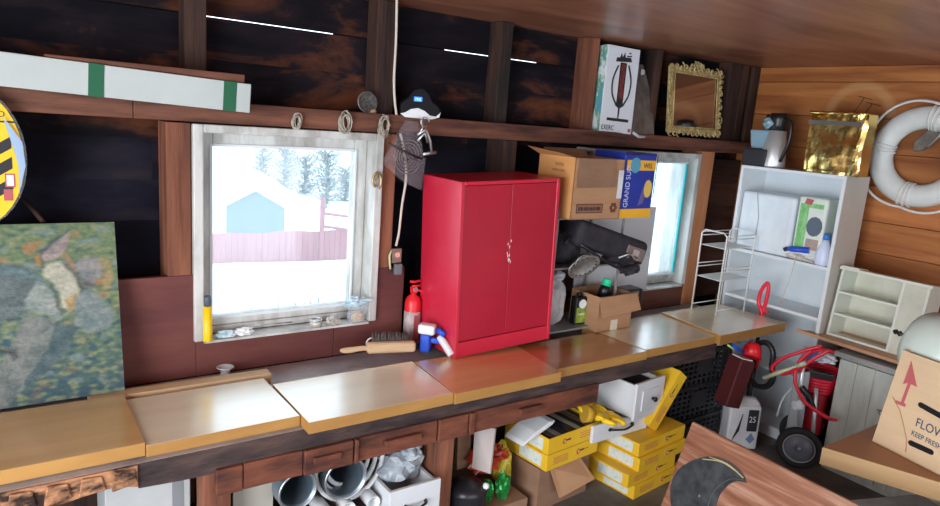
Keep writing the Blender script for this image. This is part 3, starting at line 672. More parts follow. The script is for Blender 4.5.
# blue produce box
t = thing('blue_grocery_box', 'blue and yellow upright grocery box right of the orange-brown carton', 'box', (2.492, 2.265, ZT), rz=.03)
w, d, h = .235, .20, .32
b = MB(); b.box(0, w, 0, d, 0, h); b.build('box_body', bluec, t, bevel=.003)
b = MB(); b.box(-.0006, w+.0006, -.0012, d, .0, .045); b.build('yellow_band', mat('yellow_print', (.85, .45, .03)), t); b = MB(); b.box(w*.08, w+.0008, -.0012, .0, h-.085, h-.035); b.build('yellow_band', mat('yellow_print', ()), t)
b = MB(); b.prism([(w*.34+.038*math.cos(q*.393), h-.06+.038*math.sin(q*.393)) for q in range(16)], -.0022, -.0012); b.build('round_emblem', mat('teal_print', (.10, .35, .50)), t)
b = MB(); b.prism([(w*.82+.03*math.cos(q*.524), h*.45+.045*math.sin(q*.524)) for q in range(12)], -.0018, 0); b.build('fruit_picture', mat('yellow_print2', (.75, .52, .12)), t)
b = MB(); b.prism([(w*.55, .06), (w*.7, .07), (w*.85, h*.62), (w*.68, h*.5)], -.0015, 0); b.build('slanted_print', mat('violet_print', (.14, .12, .30)), t)  # slanted violet shape on the box front
text('GRAND SUD', .046, mat('pale_print', (.55, .62, .85)), t, (w*.22, -.0014, .052), rot=(math.pi/2, -math.pi/2, 0), sx=.78)
text('WEL', .034, inkb, t, (w*.60, -.0018, h-.073))
b = MB(); b.tube([(-.01, -.004, h-.01), (w*.5, -.004, h-.006), (w+.004, -.004, h-.012), (w+.006, .0, .1)], .002); b.build('dark_rim', black, t)
# things on the middle shelf
Z2 = .7035+.341
t = thing('case_bag', 'black padded equipment bag lying across the steel rack below the cartons', 'bag', (2.49, 2.37, Z2+.085), rot=(0, math.radians(16), -.1))
b = MB(); b.box(-.23, .24, -.10, .13, -.035, .095); b.build('bag_body', blackf, t, bevel=.03, seg=4)
b = MB(); b.box(.09, .215, -.108, -.096, -.012, .055); b.build('badge_panel', mat('brown_badge', (.10, .075, .07), (.2, .16, .15), rough=.4), t, bevel=.012)
b = MB(); b.box(.13, .17, -.112, -.108, .01, .04); b.build('badge', mat('pale_badge', (.4, .36, .34)), t)
b = MB(); b.tube(smooth([(-.2, -.09, -.02), (-.05, -.13, -.06), (.08, -.12, -.07), (.2, -.10, -.02)], 5), .008); b.build('strap', black, t)
t = thing('black_pouch', 'soft black pouch with a glinting buckle hanging over the edge below the black bag', 'pouch', (2.60, 2.32, Z2+.018), rz=.1)
b = MB(); b.blob((0, .0, .025), (.12, .07, .045), amp=.16, seed=5); b.build('pouch_body', blackf, t)
b = MB(); b.tube(smooth([(-.09, -.055, .03), (-.04, -.085, .05), (.02, -.08, .015), (.06, -.075, .03)], 5), .005); b.build('buckle', steel, t)
b = MB(); b.blob((.04, -.03, -.03), (.07, .05, .045), amp=.2, seed=8); b.build('flap', blackf, t)
t = thing('black_duffel', 'round black bag on the left of the rack behind the steel foot plate', 'bag', (2.275, 2.42, Z2))
b = MB(); b.blob((0, 0, .085), (.10, .085, .082), amp=.1, seed=2); b.build('bag_body', blackf, t)
b = MB(); b.tube(arc((0, -.08, .10), .05, 10, 170, 10), .006); b.build('handle', black, t)
t = thing('grill_plate', 'oval steel plate pierced with holes propped against the black bags', 'metal plate', at(583, 266, y=2.28), rot=(math.radians(14), math.radians(-24), -.35))
b = MB(); Mx = Matrix.Rotation(math.radians(90), 4, 'X')
b.lathe([(.0001, 0), (.055, .0), (.074, .004), (.078, .010), (.075, .012), (.055, .006), (.0001, .006)], M=Mx @ Matrix.Diagonal((1.12, .70, 1, 1))); b.build('plate', oldmetal, t)
b = MB()
for i in range(16):
    q = i*.3927; c = Vector((.060*1.12*math.cos(q), -.0, .060*.70*math.sin(q))); b.cyl(c+Vector((0, -.009, 0)), c+Vector((0, -.0035, 0)), .0045, seg=8)
b.build('hole', ink, t)['kind'] = 'stuff'
b = MB(); b.tube(arc((0, -.02, .022), .045, 0, 180, 12, r2=.048), .004); b.build('bail_handle', oldmetal, t)
# lower level
t = thing('open_cardboard_box', 'small open cardboard box with a green-topped bottle on the orange bench board', 'box', M=frame3(at(596, 333, z=.7035), at(641, 325, z=.7035)))
w, d, h = .25, .20, .185
b = MB(); b.box(0, w, 0, d, 0, .004); b.box(0, w, 0, .004, 0, h); b.box(0, w, d-.004, d, 0, h); b.box(0, .004, .004, d-.004, 0, h); b.box(w-.004, w, .004, d-.004, 0, h)
b.build('carton_body', card, t)
b = MB(); b.hexa([(-.006, -.002, h), (w+.02, -.002, h), (w+.02, -.006, h), (-.006, -.006, h)], [(0, -.025, h-.10), (w+.035, -.03, h-.085), (w+.035, -.034, h-.085), (0, -.029, h-.10)]); b.build('flap', card, t)
b = MB(); b.hexa([(w, 0, h), (w, d, h), (w+.004, d, h), (w+.004, 0, h)], [(w+.05, .0, h-.03), (w+.05, d, h-.02), (w+.054, d, h-.02), (w+.054, 0, h-.03)]); b.build('flap', card, t)
b = MB(); b.box(.10, .15, -.0015, 0, .0, .055); b.build('paper_label', mat('cream_label', (.66, .60, .48)), t)
t = thing('green_cap_bottle', 'bottle with a bright green cap sticking out of the small open cardboard box', 'bottle', at(607, 282, y=2.36), rot=(0, .25, 0))
b = MB(); b.lathe([(.0001, .018), (.022, .018), (.024, .01), (.024, -.02), (.0001, -.02)]); b.build('cap', mat('bright_green', (.02, .55, .27), rough=.4), t)
b = MB(); b.lathe([(.0001, -.02), (.026, -.021), (.03, -.04), (.03, -.085), (.0001, -.085)]); b.build('bottle_body', black, t)
t = thing('dark_gadget', 'dark plastic gadget lying in the small open cardboard box beside the green cap', 'gadget', at(628, 288, y=2.39)-Vector((0, 0, .04)))
b = MB(); b.box(-.07, .07, -.05, .05, -.05, .045); b.build('gadget_body', black, t, bevel=.012)
b = MB(); b.box(-.03, .03, -.054, -.05, .01, .035); b.build('panel', oldmetal, t)
ZB = .7035+.022+.0005
t = thing('oil_can', 'black and green flat oil can standing left of the small open cardboard box', 'can', (2.375, 2.372, ZB), rz=-.1)
b = MB(); b.box(0, .085, 0, .045, 0, .145); b.box(.02, .05, .012, .033, .145, .165); b.build('can_body', mat('black_green_can', (.01, .012, .01), rough=.25), t, bevel=.008)
b = MB(); b.box(.008, .077, -.001, 0, .01, .09); b.build('label', mat('green_label', (.05, .16, .03), (.35, .42, .05), rough=.4, sc=(40, 40, 12)), t)
b = MB(); b.prism([(.043+.024*math.cos(q*.524), .108+.024*math.sin(q*.524)) for q in range(12)], -.0015, 0); b.build('round_emblem', white, t)
strokes(white, t, .022, .05, .04, .012, 4, -.0018)
t = thing('grey_sack', 'slumped grey plastic sack beside the red cabinet at the foot of the steel rack', 'sack', (2.275, 2.44, ZB))
b = MB(); b.blob((0, 0, .125), (.07, .06, .125), amp=.12, seed=11); b.build('sack_body', mat('grey_sack_plastic', (.42, .42, .42), (.55, .55, .56), rough=.45, sc=(20, 20, 20), bump=.5), t)
b = MB(); b.blob((.02, -.0, .25), (.035, .035, .03), amp=.3, seed=4, sub=2); b.build('sack_neck', plasb, t)
t = thing('pale_sheet', 'pale grey-white sheet leaning against the right window behind the black bag', 'panel', (2.55, 2.582, .77))
b = MB(); b.box(0, .60, 0, .008, .02, .52); b.build('sheet', mat('pale_sheet', (.62, .64, .68), rough=.6), t, bevel=.002)
t['label'] = 'pale sheet leaning against the right window behind the black equipment bag'
# ================================================================== ON THE BENCH, LEFT OF THE CABINET
p = at(411, 336, y=2.55)
t = thing('fire_extinguisher', 'small red fire extinguisher with white label standing left of the red cabinet', 'fire extinguisher', (p.x, 2.55, .6605))
zz = at(411, 280, y=2.55).z-.6605
b = MB(); b.lathe([(.0001, 0), (.034, 0), (.037, .006), (.037, zz*.68), (.030, zz*.75), (.014, zz*.79), (.013, zz*.82), (.0001, zz*.82)]); b.build('cylinder', red, t)
b = MB(); b.lathe([(.0375, zz*.10), (.0378, zz*.10), (.0378, zz*.56), (.0375, zz*.56)]); b.build('label', mat('silver_label', (.62, .55, .55), (.4, .33, .33), rough=.5, sc=(60, 60, 30)), t)
b = MB()
b.prism([(-.012, zz*.12), (.008, zz*.12), (.008, zz*.52), (-.012, zz*.52)], -.0395, -.037); b.build('label_text', inkr, t)
b = MB(); b.box(-.012, .012, -.012, .012, zz*.815, zz*.90); b.tube([(0, 0, zz*.86), (.035, -.01, zz*.84), (.038, -.012, zz*.80)], .006); b.build('valve', red, t)
b = MB(); b.tube([(-.02, 0, zz*.98), (.0, 0, zz*.97), (.03, -.01, zz*.99)], .006); b.tube([(-.01, 0, zz*.91), (.03, -.01, zz*.92)], .005); b.build('lever', red, t)
b = MB(); b.cyl((.0, -.013, zz*.87), (0, -.018, zz*.87), .012); b.build('gauge', steel, t)
# brush with wooden handle
a = at(340, 352, z=.715); c = at(413, 349, z=.725); M = frame3(a, c); Lb = (c-a).length
t = thing('bench_brush', 'long-handled wooden bench brush with dark bristles lying left of the red cabinet', 'brush', M=M)
b = MB(); b.tube(smooth([(0, 0, .006), (.04, 0, .006), (.09, 0, .012), (.13, 0, .010)], 5), [.005, .009, .011, .012, .0125, .0128, .013, .012, .0115, .011, .011, .0108, .0105, .0105, .0105, .0105], seg=10)
b.build('handle', mat('raw_wood', (.50, .32, .18), (.66, .46, .28), rough=.6, sc=(4, 30, 30)), t)
b = MB(); b.box(.11, Lb+.01, -.02, .02, -.010, .036); b.build('brush_block', mat('raw_wood', ()), t, bevel=.012, seg=3)
b = MB(); random.seed(3)
for i in range(90):
    x = .14+(Lb-.16)*i/90; b.tube([(x, .02, .012+.01*(i % 2)), (x+random.uniform(-.004, .004), .06, .052+random.uniform(-.006, .012))], .0028, seg=4)
b.build('bristles', mat('dark_bristle', (.07, .055, .05), (.16, .13, .12), sc=(90, 90, 90)), t)['kind'] = 'stuff'
t = thing('curled_shaving', 'thin white curled ring lying on the back of the bench brush', 'ring', at(371, 343, y=2.50)); b = MB(); b.tube(arc((0, 0, .0), .022, 0, 330, 16), .0035); b.build('ring', white, t)
# blue and white clamp-like nozzle
p = at(430, 352, z=.7035)
t = thing('sprayer_head', 'white and blue trigger sprayer lying in front of the red cabinet corner', 'sprayer', (p.x, p.y, .7035), rz=-.85); t.scale = (1.25, 1.25, 1.25)
b = MB(); b.box(-.045, .015, -.02, .02, .065, .10); b.build('head', white, t, bevel=.008)
b = MB(); b.box(-.035, .0, -.017, .017, .0, .064); b.box(.0, .035, -.012, .012, .035, .055); b.build('collar', blue, t, bevel=.006)
b = MB(); b.tube(smooth([(.03, 0, .06), (.05, -.01, .045), (.085, -.025, .01)], 5), [.012, .012, .013, .013, .014, .014, .014, .014, .014, .014, .014]); b.build('tube', white, t)
b = MB(); b.tube([(.02, 0, .085), (.05, 0, .07)], .011); b.build('trigger', blue, t)
b = MB(); b.box(-.06, .0, .0, .05, .0, .03); b.build('dark_base', black, t, bevel=.005)
# ash tray glass
p = at(219, 369, z=.6605)
b = MB(); b.lathe([(.0001, 0), (.020, 0), (.022, .006), (.016, .02), (.026, .036), (.034, .040), (.031, .043), (.022, .038), (.012, .02), (.0001, .012)], seg=16)
tag(b.build('glass_candle_holder', mat('cut_glass', (.75, .8, .82), rough=.08, alpha=.45, spec=.9), loc=(p.x, min(p.y, 2.55), .6605)), 'small cut-glass candle holder on the bench below the left window', 'candle holder')
# window sill items
ZS = .8045
p = at(209, 334, y=2.56)
t = thing('yellow_tube', 'yellow tube with a dark cap standing in the lower left corner of the left window', 'tube', (p.x, 2.582, ZS))
h = at(209, 296, y=2.58).z-ZS
b = MB(); b.lathe([(.0001, 0), (.017, 0), (.018, .003), (.017, h*.78), (.0001, h*.78)]); b.build('tube_body', yel, t)
b = MB(); b.lathe([(.0001, h*.78), (.014, h*.78), (.014, h*.98), (.011, h), (.0001, h)]); b.build('cap', mat('slate_cap', (.08, .10, .13)), t)
def sill(name, px, lab, cat, m, r, seed, y=2.60, amp=.35):
    p = at(px, 325, y=y); b = MB(); b.blob((0, 0, r[2]*.9), r, amp=amp, seed=seed, sub=3)
    return tag(b.build(name, m, loc=(p.x, y, ZS)), lab, cat)
sill('crumpled_wrapper', 226, 'crumpled bluish wrapper on the window sill beside the yellow tube', 'wrapper', mat('blue_wrap', (.25, .45, .55), (.75, .82, .85), rough=.4, sc=(30, 30, 30)), (.035, .018, .014), 21)
sill('crumpled_tissue', 244, 'crumpled white tissue on the window sill right of the bluish wrapper', 'tissue', paper, (.035, .018, .016), 22)
b = MB(); b.tube([at(256, 325, y=2.60)+Vector((0, 0, -.0)), at(292, 322, y=2.60)], .003); o = b.build('thin_rod', oldmetal); 
tag(o, 'thin grey rod lying in the middle of the left window sill', 'rod')
p = at(316, 318, y=2.60); t = thing('small_tin', 'small round pale tin on the left window sill right of centre', 'tin', (p.x, 2.60, ZS))
b = MB(); b.lathe([(.0001, 0), (.022, 0), (.026, .012), (.024, .028), (.0001, .028)]); b.build('tin_body', mat('pale_tin', (.55, .52, .46), rough=.4, metal=.3), t)
b = MB(); b.tube([(.024*math.cos(i*.4), .024*math.sin(i*.4), .03) for i in range(16)], .003, closed=True, seg=6); b.build('rim', steel, t)
sill('shell_cluster', 333, 'cluster of small greyish shells on the sill between tin and plastic bag', 'shells', mat('shells', (.25, .22, .2), (.6, .56, .5), sc=(60, 60, 60)), (.032, .018, .02), 23)
p = at(356, 312, y=2.59)
t = thing('knotted_plastic_bag', 'knotted clear plastic bag with bluish top on the right end of the sill', 'bag', (p.x, 2.58, ZS))
b = MB(); b.blob((0, 0, .045), (.045, .022, .045), amp=.25, seed=31); b.build('bag_body', plas, t)
b = MB(); b.blob((.005, 0, .028), (.03, .016, .022), amp=.2, seed=32); b.build('tan_contents', mat('tan_stuff', (.55, .42, .28), rough=.7), t)
b = MB(); b.blob((-.01, -.005, .098), (.055, .02, .02), amp=.5, seed=33); b.build('bag_top', mat('blue_film', (.30, .55, .68), (.70, .80, .85), rough=.2, sc=(20, 20, 20), alpha=.9), t)
# ------------------------------------------------------------------ painting
yb_, yt_ = 2.455, 2.590
A = Vector((-.42, yb_, .7055)); Bv = Vector((.333, yb_, .7055))
zt_ = at(112, 222, y=yt_).z
M = frame3(A, Bv, up=(0, yt_-yb_, zt_-.7055)) @ Matrix.Translation((0, 0, 0)); Wp = (Bv-A).length; Hp = math.hypot(yt_-yb_, zt_-.7055)
t = thing('painting', 'unframed green and blue oil painting of a reclining figure leaning on the wall', 'painting', M=M)
b = MB(); b.box(0, Wp, .001, .02, 0, Hp); b.build('stretcher', mat('raw_canvas', (.5, .45, .36)), t)
NXp, NYp = 260, 190
def lerp(a, b_, t_): return tuple(a[i]+(b_[i]-a[i])*t_ for i in range(3))
def inpoly(x, y, P_):
    c = False; j = len(P_)-1
    for i in range(len(P_)):
        if (P_[i][1] > y) != (P_[j][1] > y) and x < (P_[j][0]-P_[i][0])*(y-P_[i][1])/(P_[j][1]-P_[i][1])+P_[i][0]: c = not c
        j = i
    return c
Mi = M.inverted(); nrm = M.to_3x3() @ Vector((0, 1, 0))
def U(px, py): q = Mi @ onpl(px, py, A, nrm); return (q.x, q.z)
def poly(pts): return [U(x, y) for x, y in pts]
def Q(*pts): return [U(x/2.53, 210+y/2.53) for x, y in pts]
SH = [  # figure as broad patches of paint, back to front
 (Q((-160, 120), (0, 132), (50, 140), (100, 160), (112, 200), (70, 260), (0, 285), (-160, 330)), (.085, .125, .13), (.15, .20, .20)),
 (Q((-160, 128), (0, 140), (70, 150), (110, 172), (120, 200), (85, 178), (0, 162), (-160, 152)), (.10, .18, .19), (.19, .28, .28)),
 (Q((140, 280), (195, 295), (170, 360), (120, 410), (60, 460), (70, 400), (110, 350)), (.055, .11, .12), (.10, .16, .17)),
 (Q((62, 262), (142, 280), (124, 340), (92, 395), (55, 440), (20, 500), (-40, 520), (-20, 430), (25, 350)), (.13, .17, .165), (.23, .26, .24)),
 (Q((70, 280), (105, 290), (80, 350), (40, 410), (30, 390)), (.20, .23, .21), (.26, .28, .26)),
 (Q((92, 182), (128, 196), (150, 240), (162, 268), (150, 278), (100, 262), (56, 250), (66, 225)), (.24, .31, .29), (.38, .42, .38)),
 (Q((104, 150), (125, 135), (165, 128), (185, 155), (206, 198), (200, 230), (170, 262), (158, 240), (150, 205), (125, 180)), (.48, .49, .38), (.64, .62, .50)),
 (Q((165, 225), (200, 205), (198, 235), (172, 262)), (.40, .27, .10), (.52, .38, .18)),
 (Q((102, 108), (140, 78), (176, 52), (172, 90), (158, 112), (140, 125), (108, 132)), (.30, .25, .24), (.43, .36, .33)),
 (Q((98, 104), (140, 70), (180, 46), (176, 54), (138, 82), (106, 112), (112, 150), (104, 148)), (.07, .11, .12), (.10, .14, .14)),
 (Q((84, 118), (104, 110), (104, 140), (88, 138)), (.42, .22, .06), (.36, .20, .08)),
 (Q((165, 105), (182, 128), (200, 165), (186, 155), (165, 125)), (.33, .19, .10), (.42, .26, .14)),
 (Q((186, 140), (212, 118), (250, 122), (262, 140), (258, 170), (235, 182), (210, 178)), (.22, .24, .24), (.34, .33, .31)),
 (Q((250, 115), (276, 130), (288, 165), (276, 200), (258, 205), (268, 165)), (.34, .28, .12), (.42, .33, .16)),
 (Q((205, 175), (245, 180), (238, 190), (222, 205), (208, 200)), (.05, .07, .09), (.30, .24, .22)),
 (Q((150, 128), (170, 132), (196, 165), (214, 195), (206, 215), (190, 170)), (.07, .10, .09), (.10, .13, .12)),
 (Q((190, 220), (225, 195), (262, 225), (290, 262), (275, 300), (220, 310), (190, 290)), (.16, .23, .23), (.27, .32, .31)),
 (Q((118, 180), (132, 188), (154, 235), (162, 268), (152, 262), (140, 225)), (.06, .10, .10), (.10, .14, .14)),
 (Q((-40, 335), (0, 350), (34, 356), (46, 378), (38, 382), (28, 364), (0, 360), (-40, 350)), (.02, .02, .03), (.03, .03, .04)),
]
BB = [(min(p[0] for p in s[0]), max(p[0] for p in s[0]), min(p[1] for p in s[0]), max(p[1] for p in s[0])) for s in SH]
vs = []; cs = []
for j in range(NYp+1):
    for i in range(NXp+1):
        x, z = Wp*i/NXp, Hp*j/NYp
        n1 = noise.noise(Vector((x*34, z*66, 1))); n2 = noise.noise(Vector((x*15, z*26, 9))); n3 = noise.noise(Vector((x*4, z*5, 4))); n4 = noise.noise(Vector((x*70, z*110, 7)))
        v = z/Hp; S = lambda q: max(0, min(1, q))
        c = lerp((.075, .15, .105), (.17, .25, .12), S(.5+n3+v*.6))
        c = lerp(c, (.045, .12, .13), S((.5-v)*2.2))
        c = lerp(c, (.30, .33, .17), S((n1-.05)*3)*.7)
        c = lerp(c, (.025, .09, .15) if v < .5 else (.07, .15, .12), S((-n1-.12)*4)*.85)
        c = lerp(c, (.42, .22, .09), S((n2-.28)*5)*(.8 if v > .55 else .25))
        c = lerp(c, (.23, .31, .29), S((-n2-.25)*4)*.7)
        xx, zz_ = x+.005*n2+.004*n1, z+.005*n1
        for (P_, c1, c2_), bb in zip(SH, BB):
            if bb[0]-.01 < xx < bb[1]+.01 and bb[2]-.01 < zz_ < bb[3]+.01:
                k = sum(inpoly(xx+dx, zz_+dz, P_) for dx, dz in ((0, 0), (.005, .002), (-.005, -.002), (.002, -.005), (-.002, .005), (.0035, .0035), (-.0035, -.0035)))/7
                if k: c = lerp(c, lerp(c1, c2_, S(.5+1.4*n2+.7*n1)), k)
        c = tuple(k*(.66+.20*n4) for k in c)
        vs.append((x, -.0005+.0004*n1, z)); cs.append((*c, 1))
me = bpy.data.meshes.new('painted_canvas')
me.from_pydata(vs, [], [(j*(NXp+1)+i, j*(NXp+1)+i+1, (j+1)*(NXp+1)+i+1, (j+1)*(NXp+1)+i) for j in range(NYp) for i in range(NXp)])
at_ = me.color_attributes.new('paint', 'FLOAT_COLOR', 'POINT')
for k, c in enumerate(cs): at_.data[k].color = c
pm = mat('oil_paint', rough=.5, bump=.3, bsc=(90, 90, 160)); nd = pm.node_tree.nodes.new('ShaderNodeAttribute'); nd.attribute_name = 'paint'
pm.node_tree.links.new(nd.outputs['Color'], pm.node_tree.nodes['Principled BSDF'].inputs['Base Color'])
me.materials.append(pm); o = bpy.data.objects.new('painted_canvas', me); COL.objects.link(o); o.parent = t
# caution bag hanging at the left edge
p = at(-28, 158, y=2.52)
t = thing('caution_sign_bag', 'yellow and black striped round caution plate in a clear bag hanging at far left', 'sign', (p.x, 2.53, p.z), rz=.0)
R_ = abs(at(24, 155, y=2.52).x-p.x); RZ = .5*abs(at(-22, 92, y=2.52).z-at(-22, 224, y=2.52).z)*1.06
el = [(R_*math.cos(q*.1963), RZ*math.sin(q*.1963)) for q in range(32)]
b = MB(); b.prism(el, -.004, .0); b.build('yellow_plate', yel, t)
b = MB()
def clipdisc(pts, rx, rz):
    out = []
    for x, z in pts:
        k = math.hypot(x/rx, z/rz); out.append((x/k, z/k) if k > 1 else (x, z))
    return out
for i in range(-6, 6):
    zc = i*.062+.01
    st = [(R_*.15, zc-.03), (R_*.15, zc+.005), (R_*.76, zc+.058), (R_*.76, zc+.022)]
    if max(abs(z) for _, z in st) < RZ*.82 and zc < RZ*.32: b.prism(clipdisc(st, R_*.97, RZ*.97), -.0052, -.004)
b.build('black_stripes', ink, t)['kind'] = 'stuff'
text('LIMITED', .026, ink, t, (-.045+R_*.30, -.0055, RZ*.60), align='LEFT')
b = MB(); b.box(R_*.02, R_*.86, -.0054, -.004, RZ*.52, RZ*.545); b.build('black_rule', ink, t)
b = MB(); b.box(R_*.60, R_*.80, -.0058, -.004, -RZ*.42, -RZ*.22); b.box(R_*.56, R_*.74, -.0058, -.004, -RZ*.62, -RZ*.45); b.build('red_labels', inkr, t)
b = MB(); b.box(R_*.63, R_*.77, -.0064, -.0058, -RZ*.40, -RZ*.24); b.build('white_label', white, t)
b = MB(); b.prism([(x*1.05+.002, z*1.02) for x, z in el], .006, .0065); b.tube([(0.0, 0, RZ), (.01, -.004, RZ+.04), (.005, .02, RZ+.09)], [.03, .012, .006]); b.build('plastic_film', mat('thin_clear_film', (.8, .85, .92), rough=.12, alpha=.14, spec=.8), t)
b = MB(); b.prism([(x, z) for x, z in [(R_*.86, -RZ*.52), (R_*1.02, -RZ*.1), (R_*.98, RZ*.25), (R_*.62, RZ*.62), (R_*.78, RZ*.2), (R_*.88, -.1*RZ)]], -.0135, -.0125); b.build('bluish_fold', mat('blue_film2', (.35, .5, .72), rough=.2, alpha=.75), t)
b = MB(); b.tube([at(25, 200, y=2.70), at(43, 222, y=2.62)], .008); tag(b.build('thin_stick', stud2), 'thin weathered stick leaning on the wall above the painting', 'stick')
# ================================================================== RIGHT SIDE
XF = 3.66
t = thing('bookcase', 'tall white open bookcase standing against the right wall under the gold foil bag', 'bookcase', (XF, 1.79, 0))
d, w, h = .25, .62, 1.562
sidem = mat('beige_side', (.50, .47, .42), (.56, .53, .47), rough=.5)
b = MB(); b.box(0, d, 0, .018, 0, h, whitem); o = b.build('side_panel', whitem, t, bevel=.001)
b = MB(); b.box(.002, d, -.002, 0, 0, h-.001); b.build('side_panel_outer_face', sidem, t)
b = MB(); b.box(0, d, w-.018, w, 0, h); b.build('side_panel', whitem, t, bevel=.001)
b = MB(); b.box(d-.006, d, .018, w-.018, 0, h); b.build('back_panel', mat('blue_white_back', (.60, .66, .70), (.66, .71, .74), rough=.5), t)
for z in (.06, .40, .765, 1.05, h-.018):
    b = MB(); b.box(.0, d-.006, .0185, w-.0185, z, z+.018); b.build('shelf', whitem, t, bevel=.001)
b = MB(); b.box(.03, .04, .0185, w-.0185, 0, .06); b.build('kickboard', whitem, t)
# things on the bookcase top
Z0 = h
p = at(783, 164, x=3.80)
t = thing('thermos_jug', 'brushed steel and black thermos jug on top of the white bookcase', 'jug', (3.76, p.y+.045, Z0+.0005))
hh = at(786, 114, x=3.80).z-Z0
b = MB(); b.lathe([(.0001, 0), (.072, 0), (.074, .01), (.052, hh*.68), (.0001, hh*.68)]); b.build('jug_body', jugsteel, t)
b = MB(); b.lathe([(.0001, hh*.68), (.051, hh*.68), (.046, hh*.80), (.052, hh*.88), (.047, hh), (.0001, hh)]); b.tube(smooth([(-.02, -.05, hh*.9), (-.04, -.10, hh*.82), (-.04, -.105, hh*.5), (-.03, -.065, hh*.12)], 5), .010); b.tube([(0, .04, hh*.86), (0, .075, hh*.95)], [.016, .01]); b.build('lid_and_handle', black, t)
p = at(754, 143, x=3.78)
t = thing('blue_storage_tub', 'translucent blue plastic tub with a lid beside the steel jug', 'tub', (3.72, 2.335, Z0+.1015))
bt = mat('dusky_blue_plastic', (.20, .33, .42), (.28, .42, .50), rough=.35, sc=(6, 6, 6))
b = MB(); b.hexa([(0, -.05, 0), (.13, -.05, 0), (.13, .075, 0), (0, .075, 0)], [(-.01, -.06, .11), (.14, -.06, .11), (.14, .09, .11), (-.01, .09, .11)]); b.build('tub_body', bt, t, bevel=.01)
b = MB(); b.blob((.04, -.02, .15), (.06, .055, .042), amp=.12, seed=6); b.build('crumpled_lid', bt, t)
b = MB(); b.box(-.02, .19, -.055, .095, 0, .10); tag(b.build('dark_case', mat('dark_case_plastic', (.02, .02, .025), rough=.6), loc=(3.70, 2.335, Z0+.0005), bevel=.006), 'dark case on the bookcase top carrying the blue plastic tub', 'case')
a = at(806, 165, x=3.68); c = at(862, 172, x=3.68)
t = thing('foil_bag', 'shiny crinkled gold foil insulated bag on top of the white bookcase', 'bag', (3.68, a.y+.02, Z0+.0005), rz=-math.pi/2)
Lg = a.y-c.y; hg = at(830, 113, x=3.68).z-Z0
b = MB(); ng = 22
vs = []; fs = []
for j in range(ng+1):
    for i in range(ng+1):
        u, v = i/ng, j/ng; x = Lg*(-.0+1.0*u)+.010*noise.noise(Vector((u*3, v*3, 5)))*(1 if .02 < u < .98 else 0); q = math.sin(math.pi*min(max(u, .02), .98))*math.sin(math.pi*min(max(v, .05), .97))
        y = -.012-.03*q**.5+.022*noise.noise(Vector((u*2.6, v*2.2, 1)))+.005*noise.noise(Vector((u*7, v*6, 3)))
        vs.append((x, y+.03, hg*v+(.012*noise.noise(Vector((u*5, 8, 0))) if v == 1 else 0)))
n0 = len(vs)
for x, y, z in list(vs): vs.append((x, .11-.4*y*.2, z))
for j in range(ng):
    for i in range(ng):
        a_ = j*(ng+1)+i; fs.append((a_, a_+1, a_+ng+2, a_+ng+1)); fs.append((n0+a_, n0+a_+ng+1, n0+a_+ng+2, n0+a_+1))
edge = [i for i in range(ng+1)]+[(j+1)*(ng+1)-1 for j in range(1, ng+1)]+[ng*(ng+1)+i for i in range(ng-1, -1, -1)]+[j*(ng+1) for j in range(ng-1, 0, -1)]
for k in range(len(edge)): e0, e1 = edge[k], edge[(k+1) % len(edge)]; fs.append((e0, n0+e0, n0+e1, e1))
b.add(vs, fs); b.build('foil_body', goldfoil, t)
b = MB(); b.box(.01, Lg-.01, -.028, -.020, hg*.80, hg*.87); b.build('grey_zip_band', mat('dull_band', (.35, .33, .30), rough=.3, metal=.8), t)
b = MB(); b.tube([(Lg*i/12, -.016+.008*math.sin(i*2), hg*1.0+.007*math.sin(i*3.1)) for i in range(13)], .008, seg=6); b.build('rolled_top', goldfoil, t)
# things in the bookcase
t = thing('paper_towel_pack', 'large white plastic-wrapped pack on the upper shelf of the white bookcase', 'pack', (XF+.02, 1.99, 1.0685))
b = MB(); b.box(0, .20, .06, .40, 0, .345); b.build('pack_body', mat('blue_white_wrap', (.62, .68, .74), (.72, .77, .80), rough=.35, sc=(8, 8, 8), bump=.4), t, bevel=.02, seg=3)
b = MB(); b.tube([(-.004, .30, .34), (-.003, .27, .2), (-.004, .275, .01)], .002); b.build('seam', mat('grey_seam', (.35, .42, .5)), t)
t = thing('cleaning_wipes_pack', 'green and white printed pack with a dark round mark beside the large white pack', 'pack', (XF+.03, 1.875, 1.0685))
b = MB(); b.box(0, .20, .0, .165, 0, .36); b.build('pack_body', mat('white_green_print', (.70, .74, .70), (.62, .70, .60), rough=.4, sc=(10, 10, 10)), t, bevel=.015, seg=3)
b = MB(); b.box(-.0012, 0, .10, .15, .02, .32); b.box(-.0012, 0, .02, .10, .30, .325); b.build('green_print', mat('leaf_green', (.12, .42, .12), (.3, .6, .25), sc=(40, 40, 20)), t)
b = MB(); b.prism([(.055+.045*math.cos(q*.524), .20+.055*math.sin(q*.524)) for q in range(12)], -.002, 0, ax='x'); b.build('dark_emblem', mat('slate_print', (.10, .13, .17)), t)
b = MB(); b.box(-.0012, 0, .02, .09, .07, .13); b.build('orange_print', mat('orange_print', (.6, .3, .1), (.2, .3, .4), sc=(50, 50, 50)), t)
b = MB(); b.prism([(.09, .315), (.13, .32), (.12, .35), (.08, .345)], -.003, 0, ax='x'); b.build('red_print', inkr, t)
p = at(815, 262, x=3.72)
t = thing('spray_bottle', 'white plastic bottle with a blue cap on the bookcase shelf', 'bottle', (3.71, 1.862, 1.0685))
b = MB(); b.lathe([(.0001, 0), (.04, 0), (.044, .01), (.042, .07), (.022, .12), (.016, .14), (.0001, .14)]); b.build('bottle_body', mat('bluish_white_plastic', (.62, .68, .85), rough=.3), t)
